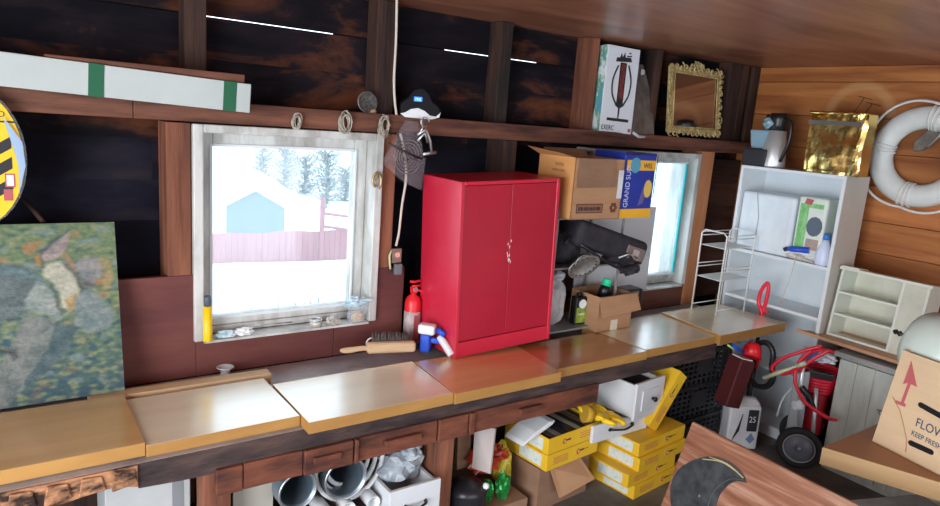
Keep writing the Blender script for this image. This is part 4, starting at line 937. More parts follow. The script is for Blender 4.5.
b = MB(); b.lathe([(.0001, .14), (.019, .14), (.018, .172), (.0001, .172)]); b.build('cap', mat('mid_blue', (.05, .2, .6), rough=.3), t)
t = thing('blue_nozzle', 'blue plastic nozzle lying at the front of the bookcase shelf', 'nozzle', (3.67, 2.02, 1.0685+.055), rz=-1.42)
b = MB(); b.tube([(-.03, 0, 0), (.0, 0, .004), (.09, 0, .012)], [.010, .016, .018]); b.build('barrel', blue, t); b = MB(); b.tube([(-.03, 0, 0), (-.045, 0, -.01)], .012); b.build('tip', black, t)
t = thing('tangled_cord', 'white tangled cord with a hanging end draped over the bookcase shelf', 'cord', (3.655, 1.99, 1.0685))
b = MB(); random.seed(9)
for i in range(5): b.tube(smooth([(random.uniform(.0, .06), random.uniform(-.09, .09), .006+random.uniform(0, .03)) for _ in range(6)], 4), .004, seg=6)
b.tube(smooth([(.02, .0, .02), (-.012, -.01, .012), (-.012, 0, -.10), (-.01, .03, -.25)], 5), .003, seg=6); b.build('cord', cordm, t)
b = MB(); b.blob((.03, .01, .03), (.03, .09, .03), amp=.2, seed=12); tag(b.build('white_rag', paper, loc=(3.68, 1.98, 1.069)), 'bunched white rag on the bookcase shelf under the blue nozzle', 'rag')
# wire rack standing in front of the bookcase
t = thing('white_wire_shelf', 'three-tier white wire rack standing on the right end of the bench', 'rack', (3.33, 2.215, .7145))
wm = mat('white_wire', (.70, .70, .68), rough=.4)
x0, x1, y0, y1 = 0, .27, 0, .165; zt2 = .475
for x in (x0, x1):
    b = MB(); b.tube([(x, y0, 0), (x, y0, zt2-.02), (x, y0+.02, zt2), (x, y1-.02, zt2), (x, y1, zt2-.02), (x, y1, 0)], .0045); b.build('side_loop', wm, t)
for z in (.20, .385):
    b = MB(); b.box(x0+.003, x1-.003, y0+.004, y1-.004, z, z+.004); b.build('shelf', wm, t)
for z in (.03, .255, .275, .44, .46):
    for y in (y0, y1):
        b = MB(); b.tube([(x0, y, z), (x1, y, z)], .003, seg=6); b.build('rail', wm, t)
# ---------------------------------------------------------------- life ring
cr = at(921, 157, x=XW-.07)
t = thing('life_ring', 'white lifebuoy with a grab rope hanging on the plank wall at upper right', 'lifebuoy', (XW-.065, cr.y-.005, cr.z), rot=(0, 0, 0))
RR, rr = .205, .060
Mx = Matrix.Rotation(math.radians(90), 4, 'Y')
vs = []; fs = []
for i in range(56):
    for k in range(18):
        q, s = i*2*math.pi/56, k*2*math.pi/18; r = RR+rr*math.cos(s); vs.append((.052*math.sin(s), r*math.cos(q), r*math.sin(q)))
for i in range(56):
    for k in range(18): fs.append((i*18+k, i*18+(k+1) % 18, ((i+1) % 56)*18+(k+1) % 18, ((i+1) % 56)*18+k))
b = MB(); b.add(vs, fs, None, True); b.build('ring_body', foam, t)
for a0 in (100, 190, 280, 10):
    b = MB()
    for da in (-6, 0, 6):
        q = math.radians(a0+da); pts = []
        for k in range(18):
            s = k*2*math.pi/18; r = RR+(rr+.003)*math.cos(s); pts.append((.055*math.sin(s), r*math.cos(q), r*math.sin(q)))
        b.tube(pts, .0055, seg=6, closed=True)
    b.build('rope_lashing', rope, t)
pts = []
for i in range(80):
    q = i*2*math.pi/80; s = abs(math.sin(2*(q-math.radians(10)))); pts.append((-.03+.0*s, (RR+rr+.010+.028*s)*math.cos(q), (RR+rr+.010+.028*s)*math.sin(q)))
b = MB(); b.tube(pts, .007, closed=True, seg=8); b.build('grab_rope', rope, t)
# blade hanging inside ring
pa = at(916, 150, x=XW-.03); pb = at(950, 120, x=XW-.03)
t = thing('outboard_blade', 'dark grey tapering metal blade hanging on the plank wall inside the lifebuoy', 'blade', pa)
v = pb-pa; nn = Vector((0, -v.z, v.y)).normalized()*.034
b = MB(); b.hexa([Vector((0, 0, 0))-v*.06, v*.12-nn*1.0, v*.5-nn, v*1.1-nn*.6, v*1.1+nn*.6, v*.5+nn, v*.12+nn*.9][::-1], [q+Vector((-.02, 0, 0)) for q in [Vector((0, 0, 0))-v*.06, v*.12-nn*1.0, v*.5-nn, v*1.1-nn*.6, v*1.1+nn*.6, v*.5+nn, v*.12+nn*.9][::-1]]); b.build('blade', mat('dark_grey_metal', (.09, .09, .09), (.19, .18, .175), rough=.45, metal=.5, sc=(20, 20, 20)), t, bevel=.005)
b = MB(); b.tube([v*.25+nn*1.1+Vector((-.022, 0, 0)), v*1.0+nn*.9+Vector((-.022, 0, 0))], .008); b.build('bright_edge', steel, t)
for k, (px, py) in enumerate(((864, 98), (872, 104))):
    b = MB(); p = at(px, py, x=XW-.002)
    b.tube(smooth([p, p+Vector((-.008, .02, -.05)), p+Vector((-.004, .07-.02*k, -.12))], 5), .0018, seg=5); b.tube([p+Vector((-.006, .03, .01)), p+Vector((-.006, -.05, -.01))], .0018, seg=5)
    tag(b.build('wire_scrap', black), 'thin black wire scrap hanging inside the pale ghost ring, %s' % ('the left one' if k == 0 else 'the right one'), 'wire')
# ---------------------------------------------------------------- small wall shelf on the board
ZW = .70
b = MB(); b.hexa([(3.625, 1.90, ZW-.018), (3.60, 1.20, ZW-.018), (4.07, 1.20, ZW-.018), (4.07, 1.775, ZW-.018), (3.70, 1.775, ZW-.018)], [(3.625, 1.90, ZW), (3.60, 1.20, ZW), (4.07, 1.20, ZW), (4.07, 1.775, ZW), (3.70, 1.775, ZW)])
tag(b.build('wood_board', mat('pinkish_board', (.46, .24, .13), (.58, .33, .20), rough=.5, sc=(9, 1.5, 9)), bevel=.002), 'pinkish-brown board laid over the white cupboard under the small cream shelf', 'board')
t = thing('small_cream_shelf', 'small cream-painted open shelf unit standing on the pinkish board', 'shelf unit', (3.70, 1.335, ZW+.0005), rot=(0, .13, 0))
w, d, h = .435, .165, .365
creaml = mat('cream_laminate', (.66, .68, .60), rough=.45)
b = MB(); b.box(-.012, d, -.012, w+.008, h, h+.014); b.box(-.012, .1, w+.008-.1, w+.0, h+.014, h+.022); b.build('top', creaml, t, bevel=.002)
for y in (w-.014, .115, 0):
    b = MB(); b.box(0, d, y, y+.013, 0, h); b.build('side_panel', creaml, t, bevel=.001)
b = MB(); b.box(.0, .008, .0131, .1149, 0, h); b.build('end_door', cream, t)
b = MB(); b.box(d-.006, d, .0131, w-.0141, 0, h); b.build('back_panel', cream, t)
for z in (0, .115, .235):
    b = MB(); b.box(.0, d-.006, .1281, w-.0141, z, z+.012); b.build('shelf', creaml, t, bevel=.001)
# cupboard
t = thing('plank_cupboard', 'old white cupboard with vertical plank doors and a worn grey top', 'cupboard', (3.60, 1.05, 0))
w, d, h = at(839, 366, x=3.60).y-1.05, .44, .635
b = MB(); b.box(.012, d, 0, w, 0, h); b.build('carcass', paintw, t)
b = MB(); b.box(-.03, d, -.03, w+.022, h+.0005, h+.028); b.build('worktop', mat('grey_worn_top', (.24, .24, .23), (.40, .40, .39), rough=.6, sc=(9, 3, 9), bump=.3), t, bevel=.003)
for k, (y0, y1) in enumerate(((w-.27, w-.002), (.12, w-.274))):
    b = MB(); n_ = 3
    for i in range(n_):
        a0 = y0+(y1-y0)*i/n_; b.box(-.008, .0115, a0+.0008, a0+(y1-y0)/n_-.0008, .03, h-.012)
    o = b.build('door', paintw, t, bevel=.0025)
    if k == 0:
        b = MB(); b.tube(arc((-.014, y0+.02, .42), .014, -60, 240, 12, ax='yz'), .003, seg=6); b.tube([(-.012, y0+.045, .43), (-.012, y0-.02, .43)], .0025); b.build('latch', mat('painted_latch', (.30, .30, .28), rough=.5, metal=.5), o)
# ---------------------------------------------------------------- hose cart
t = thing('hose_cart', 'wheeled grey cart carrying a reel of bright red hose beside the white cupboard', 'hose cart', (3.49, 1.70, 0), rz=math.radians(-63)); t.scale = (1.02, .8, 1.02)
grey = mat('cart_grey', (.34, .37, .40), rough=.4)
def wheel(y, par):
    b = MB(); Mx = Matrix.Translation((0, y, .112)) @ Matrix.Rotation(math.radians(90), 4, 'X')
    b.lathe([(.080, -.022), (.098, -.024), (.110, -.012), (.112, 0), (.110, .012), (.098, .024), (.080, .022), (.080, -.022)], M=Mx, seg=36); o = b.build('wheel', mat('tyre_rubber', (.02, .02, .022), rough=.7), par)
    b = MB(); b.lathe([(.080, -.016), (.080, .016), (.070, .014), (.070, -.014), (.080, -.016)], M=Mx, seg=36); b.lathe([(.0001, -.025), (.018, -.025), (.018, .02), (.0001, .02)], M=Mx)
    for i in range(8):
        q = i*math.pi/4; c = Vector((0, y, .112)); dd = Vector((math.cos(q), 0, math.sin(q))); b.tube([c+dd*.015, c+dd*.074], .006, seg=6)
    b.box(-.0, .0001, y, y+.0001, .1, .1001); b.lathe([(.0001, .004), (.075, .004), (.075, .006), (.0001, .006)], M=Mx, seg=32)
    b.build('wheel_hub', mat('hub_grey', (.17, .19, .23), rough=.4), o)
    b = MB(); b.tube([Mx @ Vector((.076*math.cos(i*.2094), .076*math.sin(i*.2094), .018)) for i in range(30)], .003, closed=True, seg=6); b.lathe([(.0001, .030), (.008, .028), (.009, .024), (.0001, .024)], M=Mx, seg=12); b.build('hub_trim', mat('hub_light', (.4, .43, .46), rough=.3), o)
wheel(-.03, t); wheel(.26, t)
b = MB(); b.cyl((0, -.04, .112), (0, .27, .112), .008); b.build('axle', steel, t)
b = MB(); b.hexa([(-.075, -.02, .20), (.0, -.02, .17), (.0, .0, .17), (-.075, .0, .20)], [(-.085, -.02, .50), (-.01, -.02, .53), (-.01, .0, .53), (-.085, .0, .50)]); b.build('side_plate', grey, t, bevel=.01)
for y in (-.015, .24):
    b = MB(); b.tube([(.0, y, .10), (-.045, y, .44), (-.05, y, .60)], .012); b.tube([(.06, y, .10), (.03, y, .45)], .010); b.build('frame', mat('aluminium_tube', (.60, .63, .66), rough=.3, metal=.6), t)
b = MB(); b.cyl((.035, .16, .16), (.035, .16, .50), .062, seg=28); b.build('reel_drum', mat('deep_red', (.34, .01, .02), rough=.4), t, bevel=.005)
b = MB()
for i in range(8): b.tube(arc((.035, .16, .40+.017*i), .068+.004*i, 0, 350, 28, ax='xy'), .0095, seg=8)
b.build('wound_hose', redm, t)
b = MB(); b.box(-.02, .10, -.012, .03, .50, .535); b.tube([(-.04, -.02, .44), (.0, -.03, .40), (.03, -.03, .34)], .018); b.build('valve_block', black, t, bevel=.004)
b = MB(); b.blob((-.045, -.03, .34), (.028, .012, .028), amp=.3, seed=9, sub=2); b.build('silver_tag', plasb, t)
TI = t
# loose hose loops
pts = [at(x, y, x=xx) for x, y, xx in ((822, 346, 3.40), (800, 352, 3.36), (780, 360, 3.33), (772, 369, 3.32), (782, 374, 3.32), (800, 368, 3.33), (815, 358, 3.35), (830, 350, 3.38))]
b = MB(); b.tube(smooth(pts, 6), .0095); pts = [at(x, y, x=xx) for x, y, xx in ((812, 350, 3.38), (799, 362, 3.34), (795, 380, 3.32), (802, 398, 3.33), (812, 408, 3.35), (828, 418, 3.40), (836, 420, 3.46))]
b.tube(smooth(pts, 6), .0095); pts = [at(x, y, x=xx) for x, y, xx in ((800, 372, 3.36), (804, 358, 3.38), (818, 350, 3.42), (834, 352, 3.48))]; b.tube(smooth(pts, 6), .0095)
tag(b.build('loose_red_hose', redm), 'loose loops of bright red hose sprawling off the front of the hose cart', 'hose')
pts = [at(797, 366, x=3.31), at(780, 372, x=3.3), at(764, 378, x=3.3)]; b = MB(); b.tube(pts, [.006, .011, .013]); b.tube([pts[0], pts[0]+(pts[0]-pts[1])*.5], .012)
tag(b.build('hose_lance', mat('pale_lime', (.50, .55, .36), rough=.4)), 'pale green lance poking out between the red hose and the black pipe', 'lance')
p = at(814, 345, x=3.50); b = MB(); b.box(-.02, .02, -.02, .02, -.06, .01); tag(b.build('blue_clip', mat('mid_blue', ()), loc=p+Vector((0, 0, -.03)), bevel=.006), 'small blue clip beneath the left tip of the pinkish board', 'clip')
# crumpled foil on the reel
b = MB(); b.blob((0, 0, 0), (.07, .06, .022), amp=.4, seed=14); tag(b.build('crumpled_film', plasb, loc=at(823, 357, x=3.56)), 'crumpled clear plastic film lying on top of the red hose reel', 'plastic film')
# grass trimmer handle & pole
pa = at(766, 280, x=3.641); pb = at(761, 316, x=3.641)
t = thing('snow_shovel_handle', 'upright tool with a bright red looped handle on a black shaft near the bookcase', 'tool', (pa.x, pa.y, 0))
d0 = pb-Vector((pa.x, pa.y, 0)); d1 = pa-Vector((pa.x, pa.y, 0))
ax = (d1-d0).normalized(); bt_ = d0+ (d0-d1)/(d1.z-d0.z)*d0.z; 
b = MB(); b.tube([bt_, d0+ax*.02], .011); b.build('shaft', black, t)
b = MB(); sd = Vector((.05, -.99, 0)); 
b.tube(smooth([d0-ax*.02, d0+ax*.03, d0+ax*.07-sd*.025, d0+ax*.14-sd*.022, d0+ax*.20+sd*.008, d0+ax*.17+sd*.022, d0+ax*.09+sd*.018, d0+ax*.04+sd*.012, d0+ax*.03+sd*.04], 5), .011); b.build('looped_handle', mat('bright_red_plastic', (.8, .02, .05), rough=.35), t)
# red scoop, black corrugated pipe
p = at(752, 352, x=3.36)
t = thing('red_scoop', 'red plastic scoop hanging beneath the right end of the bench', 'scoop', p, rz=.4)
b = MB(); b.lathe([(.0001, .05), (.03, .05), (.045, .03), (.055, -.03), (.050, -.03), (.04, .02), (.0001, .04)], M=Matrix.Rotation(.5, 4, 'Y')); b.tube([(.02, -.03, .0), (.05, -.03, -.03), (.045, -.03, -.10)], .008); b.build('scoop_body', red, t)
pts = [at(x, y, x=3.42) for x, y in ((752, 352), (757, 344), (767, 343), (773, 352), (772, 366), (773, 378), (767, 386), (757, 386), (750, 378))]
b = MB(); q = smooth(pts, 8); b.tube(q, [.014+.003*(k % 2) for k in range(len(q))], seg=10); tag(b.build('black_flexible_pipe', black), 'black flexible pipe curling in a C shape beside the red scoop', 'pipe')
pa = at(748, 400, x=3.44); b = MB(); b.cyl((pa.x, pa.y, 0), (pa.x, pa.y, .60), .016); tag(b.build('black_pole', black), 'upright black pole behind the white carton bag under the bench end', 'pole')
pa = at(741, 372, x=3.40); b = MB(); b.hexa([(-.03, -.03, 0), (.03, -.03, 0), (.03, .03, 0), (-.03, .03, 0)], [(-.05, -.04, .6), (.05, -.04, .6), (.05, .04, .6), (-.05, .04, .6)]); tag(b.build('clear_bin', plas, loc=(pa.x, pa.y+.06, 0)), 'tall narrow clear plastic sleeve under the red scoop', 'sleeve')
pts = [at(x, y, x=3.60) for x, y in ((795, 385), (783, 398), (777, 416))]; b = MB(); b.tube(smooth(pts, 5), .006); tag(b.build('white_tube_scrap', white), 'short curved white tube behind the red hose cart', 'tube')
# low white box behind cart (bottom of bookcase zone)
# white milk-carton-like bag
a = at(722, 443, z=.0); 
t = thing('salt_bag', 'white bag with a black 25 label standing before the black crates', 'bag', (3.40, 2.0, 0), rz=-.55); t.scale = (1.05, 1.05, 1.12)
b = MB(); b.hexa([(-.085, -.045, 0), (.085, -.045, 0), (.085, .06, 0), (-.085, .06, 0)], [(-.09, -.04, .225), (.08, -.05, .235), (.08, .05, .235), (-.09, .05, .225)]); b.hexa([(-.09, -.04, .225), (.08, -.05, .235), (.08, .05, .235), (-.09, .05, .225)], [(-.05, -.02, .275), (.06, -.015, .265), (.06, .01, .265), (-.05, .02, .275)]); b.build('bag_body', mat('white_bag', (.58, .58, .60), (.70, .70, .71), rough=.4, sc=(8, 8, 8), bump=.5), t, bevel=.012, seg=3)
b = MB(); b.box(.01, .065, -.0535, -.046, .10, .215); b.build('black_label', ink, t, bevel=.004)
text('25', .045, white, t, (.014, -.0545, .15), sx=.85)
b = MB(); b.prism([(.015, .055), (.04, .035), (.062, .06), (.04, .09)], -.052, -.046); b.build('blue_mark', mat('steel_blue', (.15, .25, .38)), t)
b = MB(); b.prism([(-.06, .05), (-.03, .10), (-.02, .19), (-.035, .13)], -.0505, -.045); b.build('black_slit', ink, t)
# dark maroon case with pens
a = at(741, 362, x=3.25)
t = thing('maroon_folder_box', 'tilted dark maroon file box with pens sticking out in front of the black crates', 'box', (3.155, 1.955, .30), rot=(0, math.radians(13), -.25))
b = MB(); b.box(0, .10, 0, .10, .0, .27); b.build('box_body', mat('maroon', (.07, .012, .014), (.11, .02, .02), rough=.45), t, bevel=.006)
b = MB(); b.box(.012, .088, .012, .088, .2701, .276); b.build('papers', paper, t)
for k, (m_, x, l) in enumerate(((blue, .03, 'blue pen lying on the maroon file box'), (mat('lime', (.55, .75, .15), rough=.4), .0, 'lime green pen sticking out over the maroon file box'))):
    p = t.location+Vector((.055+x*.6, -.005+.02*k, .300)); b = MB(); b.tube([p, p+Vector((-.085, .01, .045))], .010 if k == 0 else .005); tag(b.build('pen', m_), l, 'pen')
# ---------------------------------------------------------------- black crates
t0 = thing('plastic_crate', 'black lattice plastic crate, bottom of the stack under the bench', 'crate', (2.86, 2.09, 0))
w, d, h = .46, .34, .195
cm = mat('crate_black', (.014, .015, .018), (.028, .030, .034), rough=.4, sc=(9, 9, 9))
b = MB(); b.box(0, w, 0, d, 0, .008)
for (ox, oy, dx, dy, L_) in ((0, 0, 1, 0, w), (0, d-.006, 1, 0, w), (0, 0, 0, 1, d), (w-.006, 0, 0, 1, d)):
    def seg_(a0, a1, z0, z1, o_=0):
        if dx: b.box(ox+a0, ox+a1, oy-o_, oy+.006+o_, z0, z1)
        else: b.box(ox-o_, ox+.006+o_, oy+a0, oy+a1, z0, z1)
    for z in (0, .03, .058, .086, .114, .142, .170): seg_(0, L_, z, z+.012)
    seg_(0, L_, h-.016, h, .004)
    k = 0; a0 = 0
    while a0 < L_-.01: seg_(a0, a0+.010, 0, h-.016, .001); a0 += .042
    seg_(L_*.36, L_*.64, .07, .16, .002)
b.build('lattice_body', cm, t0)
b = MB(); b.box(w*.38, w*.62, -.008, .0, h-.05, h-.035); b.build('grip', cm, t0)
for k, (z, lab) in enumerate(((.1955, 'black lattice plastic crate in the middle of the stack under the bench'), (.391, 'black lattice plastic crate on top of the stack under the bench'))):
    c = copy_tree(t0); c.location = (2.86+.012*(k+1), 2.09-.004*k, z); c['label'] = lab
for o in [x for x in bpy.data.objects if x.name.startswith('plastic_crate')]: o['group'] = 'black crates stacked under the bench'
# ================================================================== UNDER THE BENCH
def carton(name, lab, grp, w=.39, d=.29, h=.068, sticker=True):
    t = thing(name, lab, 'box', group=grp)
    b = MB(); b.box(0, w, 0, d, 0, h); b.build('carton_body', yellow, t, bevel=.0015)
    if sticker:
        b = MB(); b.box(-.0012, 0, d*.12, d*.62, .010, h-.008); o = b.build('label', mat('sticker', (.66, .68, .64), (.35, .55, .45), rough=.5, sc=(40, 50, 50), lo=.5, hi=.75), t)
    b = MB(); b.prism([(w*.60+.013*math.cos(q*.524), h*.52+.013*math.sin(q*.524)) for q in range(12)], -.0012, 0); o = b.build('logo', inkr, t)
    b = MB(); b.prism([(w*.60+.007*math.cos(q*.524)+.002, h*.52+.007*math.sin(q*.524)) for q in range(12)], -.0018, -.0012); b.build('logo_gap', yellow, o)
    b = MB(); b.prism([(w*.635, h*.50), (w*.71, h*.50), (w*.71, h*.60), (w*.635, h*.60)], -.0012, 0); b.prism([(w*.71, h*.53), (w*.80, h*.53), (w*.80, h*.56), (w*.71, h*.56)], -.0012, 0); b.build('wordmark', ink, t)
    b = MB()
    for zz_ in (.3, .42, .54, .66): b.prism([(w*.12, h*zz_), (w*.40, h*zz_), (w*.40, h*(zz_+.03)), (w*.12, h*(zz_+.03))], -.0010, 0)
    b.build('small_print', inkr, t)
    return t
G = 'yellow cartons under the bench'
labs = ['yellow carton at the bottom of the stack of four on the floor', 'yellow carton second from the bottom of the stack of four', 'yellow carton third from the bottom of the stack of four', 'yellow carton on top of the stack of four, under the white drawer']
c0 = carton('yellow_carton', labs[0], G); ang = .12
base = at(633, 500, z=.0)
for k in range(4):
    c = c0 if k == 0 else copy_tree(c0)
    c.location = (base.x+.002*k+(.0, -.05, .01, .012)[k], base.y+(.0, .004, .002, .006)[k]+(.012 if k == 3 else 0), .0005+.0688*k); c.rotation_euler = (0, 0, ang+.02*((k*3) % 3-1)); c['label'] = labs[k]
# two cartons on a cardboard box at y~2
A2 = at(543, 470, y=2.02); B2 = at(592, 447, y=2.02)
zb_ = A2.z
tt = (.30, .30)
for k, lab in enumerate(('closed yellow carton lying under the open one, on the brown cardboard box', )):
    c = copy_tree(c0); c.location = (A2.x, 2.00, zb_); c.rotation_euler = (0, 0, .10); c['label'] = lab; c.scale = (.90, .95, 1.12)
t = thing('yellow_carton', 'open yellow carton full of slim cases, topmost above the brown cardboard box', 'box', (A2.x+.002, 2.002, zb_+.0772), rz=.10, group=G)
w, d, h = .352, .275, .077
b = MB(); b.box(0, w, 0, d, 0, .003); b.box(0, w, 0, .003, 0, h); b.box(0, w, d-.003, d, 0, h); b.box(0, .003, .003, d-.003, 0, h); b.box(w-.003, w, .003, d-.003, 0, h); b.build('carton_body', yellow, t)
b = MB(); b.box(-.0012, 0, d*.12, d*.62, .012, h-.01); b.build('label', mat('sticker', ()), t)
b = MB(); b.prism([(w*.30+.013*math.cos(q*.524), h*.52+.013*math.sin(q*.524)) for q in range(12)], -.0012, 0); o = b.build('logo', inkr, t)
b = MB(); b.prism([(w*.30+.007*math.cos(q*.524)+.002, h*.52+.007*math.sin(q*.524)) for q in range(12)], -.0018, -.0012); b.build('logo_gap', yellow, o)
b = MB(); b.prism([(w*.335, h*.50), (w*.42, h*.50), (w*.42, h*.60), (w*.335, h*.60)], -.0012, 0); b.build('wordmark', ink, t)
b = MB()
for zz_ in (.35, .5, .65): b.prism([(w*.6, h*zz_), (w*.9, h*zz_), (w*.9, h*(zz_+.03)), (w*.6, h*(zz_+.03))], -.001, 0)
b.build('small_print', inkr, t)
Mt = Matrix.Translation(t.location) @ Matrix.Rotation(.10, 4, 'Z')
cc = [(.03, .03, .035), (.12, .10, .08), (.28, .27, .25), (.03, .035, .05), (.02, .02, .03), (.025, .03, .045), (.35, .34, .30), (.03, .03, .03), (.16, .12, .08), (.035, .03, .03)]
caseorder = ['first', 'second', 'third', 'fourth', 'fifth', 'sixth', 'seventh', 'eighth', 'ninth', 'tenth']
b = MB(); b.box(0, .030, 0, .245, 0, .062); cs0 = b.build('disc_case', mat('case_0', cc[0], rough=.25), bevel=.002)
for k in range(10):
    o = cs0 if k == 0 else cs0.copy()
    if k: o.data = cs0.data.copy(); o.data.materials[0] = mat('case_%d' % k, cc[k], rough=.25); COL.objects.link(o)
    q = Mt @ Vector((.008+.0335*k, .015, .0045)); o.location = q; o.rotation_euler = (0, 0, .10)
    tag(o, '%s case from the left, %s, in the open yellow carton' % (caseorder[k], 'pale' if max(cc[k]) > .25 else 'dark'), 'case', 'slim cases in the open yellow carton')
# white packet on them
p = at(520, 424, y=2.08)
t = thing('white_packet', 'flat white paper packet sticking out left of the open yellow carton', 'packet', (A2.x+.0, 2.11, zb_+.173), rot=(0, -.26, .1))
b = MB(); b.prism([(-.13, -.012), (-.10, -.010), (.06, -.004), (.085, .008), (.05, .018), (-.04, .015), (-.11, .0)], -.06, .06); b.build('packet_body', paper, t, bevel=.006)
# brown cardboard box under
t = thing('brown_cardboard_box', 'brown cardboard box with a drooping flap under the two yellow cartons', 'box', (A2.x-.01, 2.03, .0005), rz=.08)
w, d, h = .34, .25, zb_-.004
b = MB(); b.box(0, w, 0, d, 0, h); b.build('carton_body', cardb, t, bevel=.002)
b = MB(); b.hexa([(.06, -.002, h-.005), (.26, -.002, h-.005), (.26, -.006, h-.005), (.06, -.006, h-.005)], [(.08, -.06, h-.13), (.29, -.08, h-.09), (.29, -.084, h-.09), (.08, -.064, h-.13)]); b.build('flap', card, t)
# leaning carton
A3 = at(656, 431, y=1.965)
Xd = Vector((.60, 0, .80)); Zd = Vector((-.80, 0, .60)); Yd = Vector((0, 1, 0))
c = copy_tree(c0); M = Matrix((Xd, Yd, Zd)).transposed().to_4x4(); M.translation = A3; c.matrix_world = M @ Matrix.Diagonal((.80, .9, 1.05, 1)); c['label'] = 'yellow carton tilted on end behind the white drawer with the black knob'
# white drawers
drm = mat('white_drawer_paint', (.60, .63, .66), (.68, .70, .72), rough=.4)
def drawer(name, lab, loc, w, d, h, rz, hardware, panel=True, rot=None):
    t = thing(name, lab, 'drawer', loc, rz, rot=rot)
    b = MB(); b.box(0, w, 0, .016, 0, h); o = b.build('front', drm, t, bevel=.003)
    if panel:
        b = MB(); b.box(w*.2, w*.8, -.006, 0, h*.22, h*.78); b.build('raised_panel', drm, t, bevel=.006)
    b = MB(); b.box(.01, .022, .0161, d, .008, h-.012); b.box(w-.022, w-.01, .0161, d, .008, h-.012); b.box(.022, w-.022, d-.012, d, .008, h-.012); b.box(.022, w-.022, .0161, d-.012, .012, .018); b.build('box_sides', drm, t)
    if hardware == 'knob':
        b = MB(); b.lathe([(.0001, .026), (.010, .025), (.014, .019), (.010, .012), (.006, .008), (.006, 0), (.0001, 0)], M=Matrix.Translation((w*.55, -.006, h*.5)) @ Matrix.Rotation(math.radians(90), 4, 'X')); b.build('knob', black, t)
    else:
        b = MB(); q = h*.55; b.tube(smooth([(w*.30, -.004, q), (w*.34, -.02, q+.004), (w*.5, -.028, q-.002), (w*.66, -.02, q+.004), (w*.70, -.004, q)], 5), .005)
        b.prism([(w*.26, q), (w*.30, q-.010), (w*.34, q), (w*.30, q+.010)], -.004, 0); b.prism([(w*.66, q), (w*.70, q-.010), (w*.74, q), (w*.70, q+.010)], -.004, 0); b.build('bail_handle', black, t)
    return t
LD = at(594, 444, y=2.0)
t = drawer('storage_drawer_box', 'long white drawer with a black bail handle wedged beside the stack of four cartons', (2.205, 2.005, .2795), .375, .24, .088, 0.0, 'bail', False)
drawer('storage_drawer_box', 'white panelled drawer with a black knob full of dark stuff, topmost under the bench', (2.415, 1.955, .3685), .235, .27, .185, .12, 'knob')
b = MB(); b.box(.03, .195, .03, .24, .06, .155); o = b.build('dark_contents', blackf, bevel=.01); o.location = (2.42, 1.965, .3685); tag(o, 'dark cloth bundle filling the drawer with the black knob', 'cloth')
b = MB(); b.box(-.13, .10, -.02, .28, 0, .004); b.box(.04, .10, .0, .28, .004, .06); 
# yellow gloves
def glove(loc, rz, lab, rx=0):
    t = thing('work_glove', lab, 'glove', loc, rot=(rx, 0, rz), group='yellow work gloves')
    b = MB(); b.blob((0, .04, .018), (.045, .05, .018), amp=.1, seed=2)
    for k, (a0, l) in enumerate(((-.34, .060), (-.12, .072), (.08, .07), (.28, .055))):
        x = -.032+.021*k; b.tube(smooth([(x, .0, .02), (x+math.sin(a0)*l*.5, -l*.5-.01, .024), (x+math.sin(a0)*l, -l-.012, .012)], 4), [.012]*8+[.007], seg=10)
    b.tube([(-.045, .05, .018), (-.07, .015, .018), (-.074, -.01, .015)], [.014, .012, .008], seg=10)
    b.build('glove_body', yel, t); b = MB(); b.tube([(0, .085, .018), (0, .125, .018)], [.036, .042], seg=14); b.build('knitted_cuff', mat('dark_yellow_knit', (.5, .28, .02), rough=.9), t)
glove((2.30, 2.02, .372), 1.25, 'yellow work glove with spread fingers lying on the long white drawer', .2)
glove((2.27, 2.10, .395), .3, 'second yellow work glove crumpled behind the one with spread fingers', .3)
# snack / gift bags and pot in the middle bay
def blobthing(name, lab, cat, loc, r, m, seed, amp=.25, extra=None):
    t = thing(name, lab, cat, loc); b = MB(); b.blob((0, 0, r[2]), r, amp=amp, seed=seed); b.build('bag_body', m, t)
    if extra: extra(t)
    return t
foilg = mat('shaded_green_foil', (.02, .26, .05), (.3, .6, .3), rough=.15, metal=.4, sc=(14, 14, 14), lo=.5, hi=.75, bump=.5)  # foil coloured darker to stand in for shade under the bench
b = MB(); b.box(1.46, 1.865, 2.03, 2.5, 0, .09); tag(b.build('low_crate', cardb, bevel=.003), 'low brown carton under the bright plastic bags', 'box')
blobthing('yellow_bag', 'bright yellow plastic bag beside the green foil bags under the bench', 'bag', (1.815, 2.17, .0905), (.045, .045, .10), mat('shaded_yellow_film', (.45, .36, .02), (.6, .48, .08), rough=.3, sc=(9, 9, 9), bump=.4), 41)  # yellow darkened likewise, under-bench shade put into the film colour
blobthing('green_foil_bag', 'shiny green foil bag in front of the yellow bag, the right one', 'bag', (1.755, 2.08, .0905), (.034, .03, .062), foilg, 42)
blobthing('green_foil_bag', 'shiny green foil bag beside the black pot, the left one', 'bag', (1.675, 2.09, .0905), (.03, .03, .052), foilg, 43)
blobthing('red_bag', 'crumpled red plastic bag hanging behind the green foil bags', 'bag', (1.72, 2.16, .20), (.085, .05, .06), mat('shaded_red_film', (.28, .02, .01), (.5, .05, .02), rough=.3, sc=(12, 12, 12), bump=.5), 44, .45)  # red darkened too, standing in for the shade down here
t = thing('black_pot', 'black pot with a white knob beside the green foil bags under the bench', 'pot', (1.56, 2.08, .0905))
b = MB(); b.lathe([(.0001, 0), (.07, 0), (.085, .02), (.085, .10), (.088, .105), (.07, .125), (.02, .14), (.0001, .14)]); b.build('pot_body', mat('pot_black', (.02, .02, .025), rough=.35), t); b = MB(); b.blob((.055, -.06, .13), (.014, .014, .014), amp=.02); b.build('white_knob', white, t)
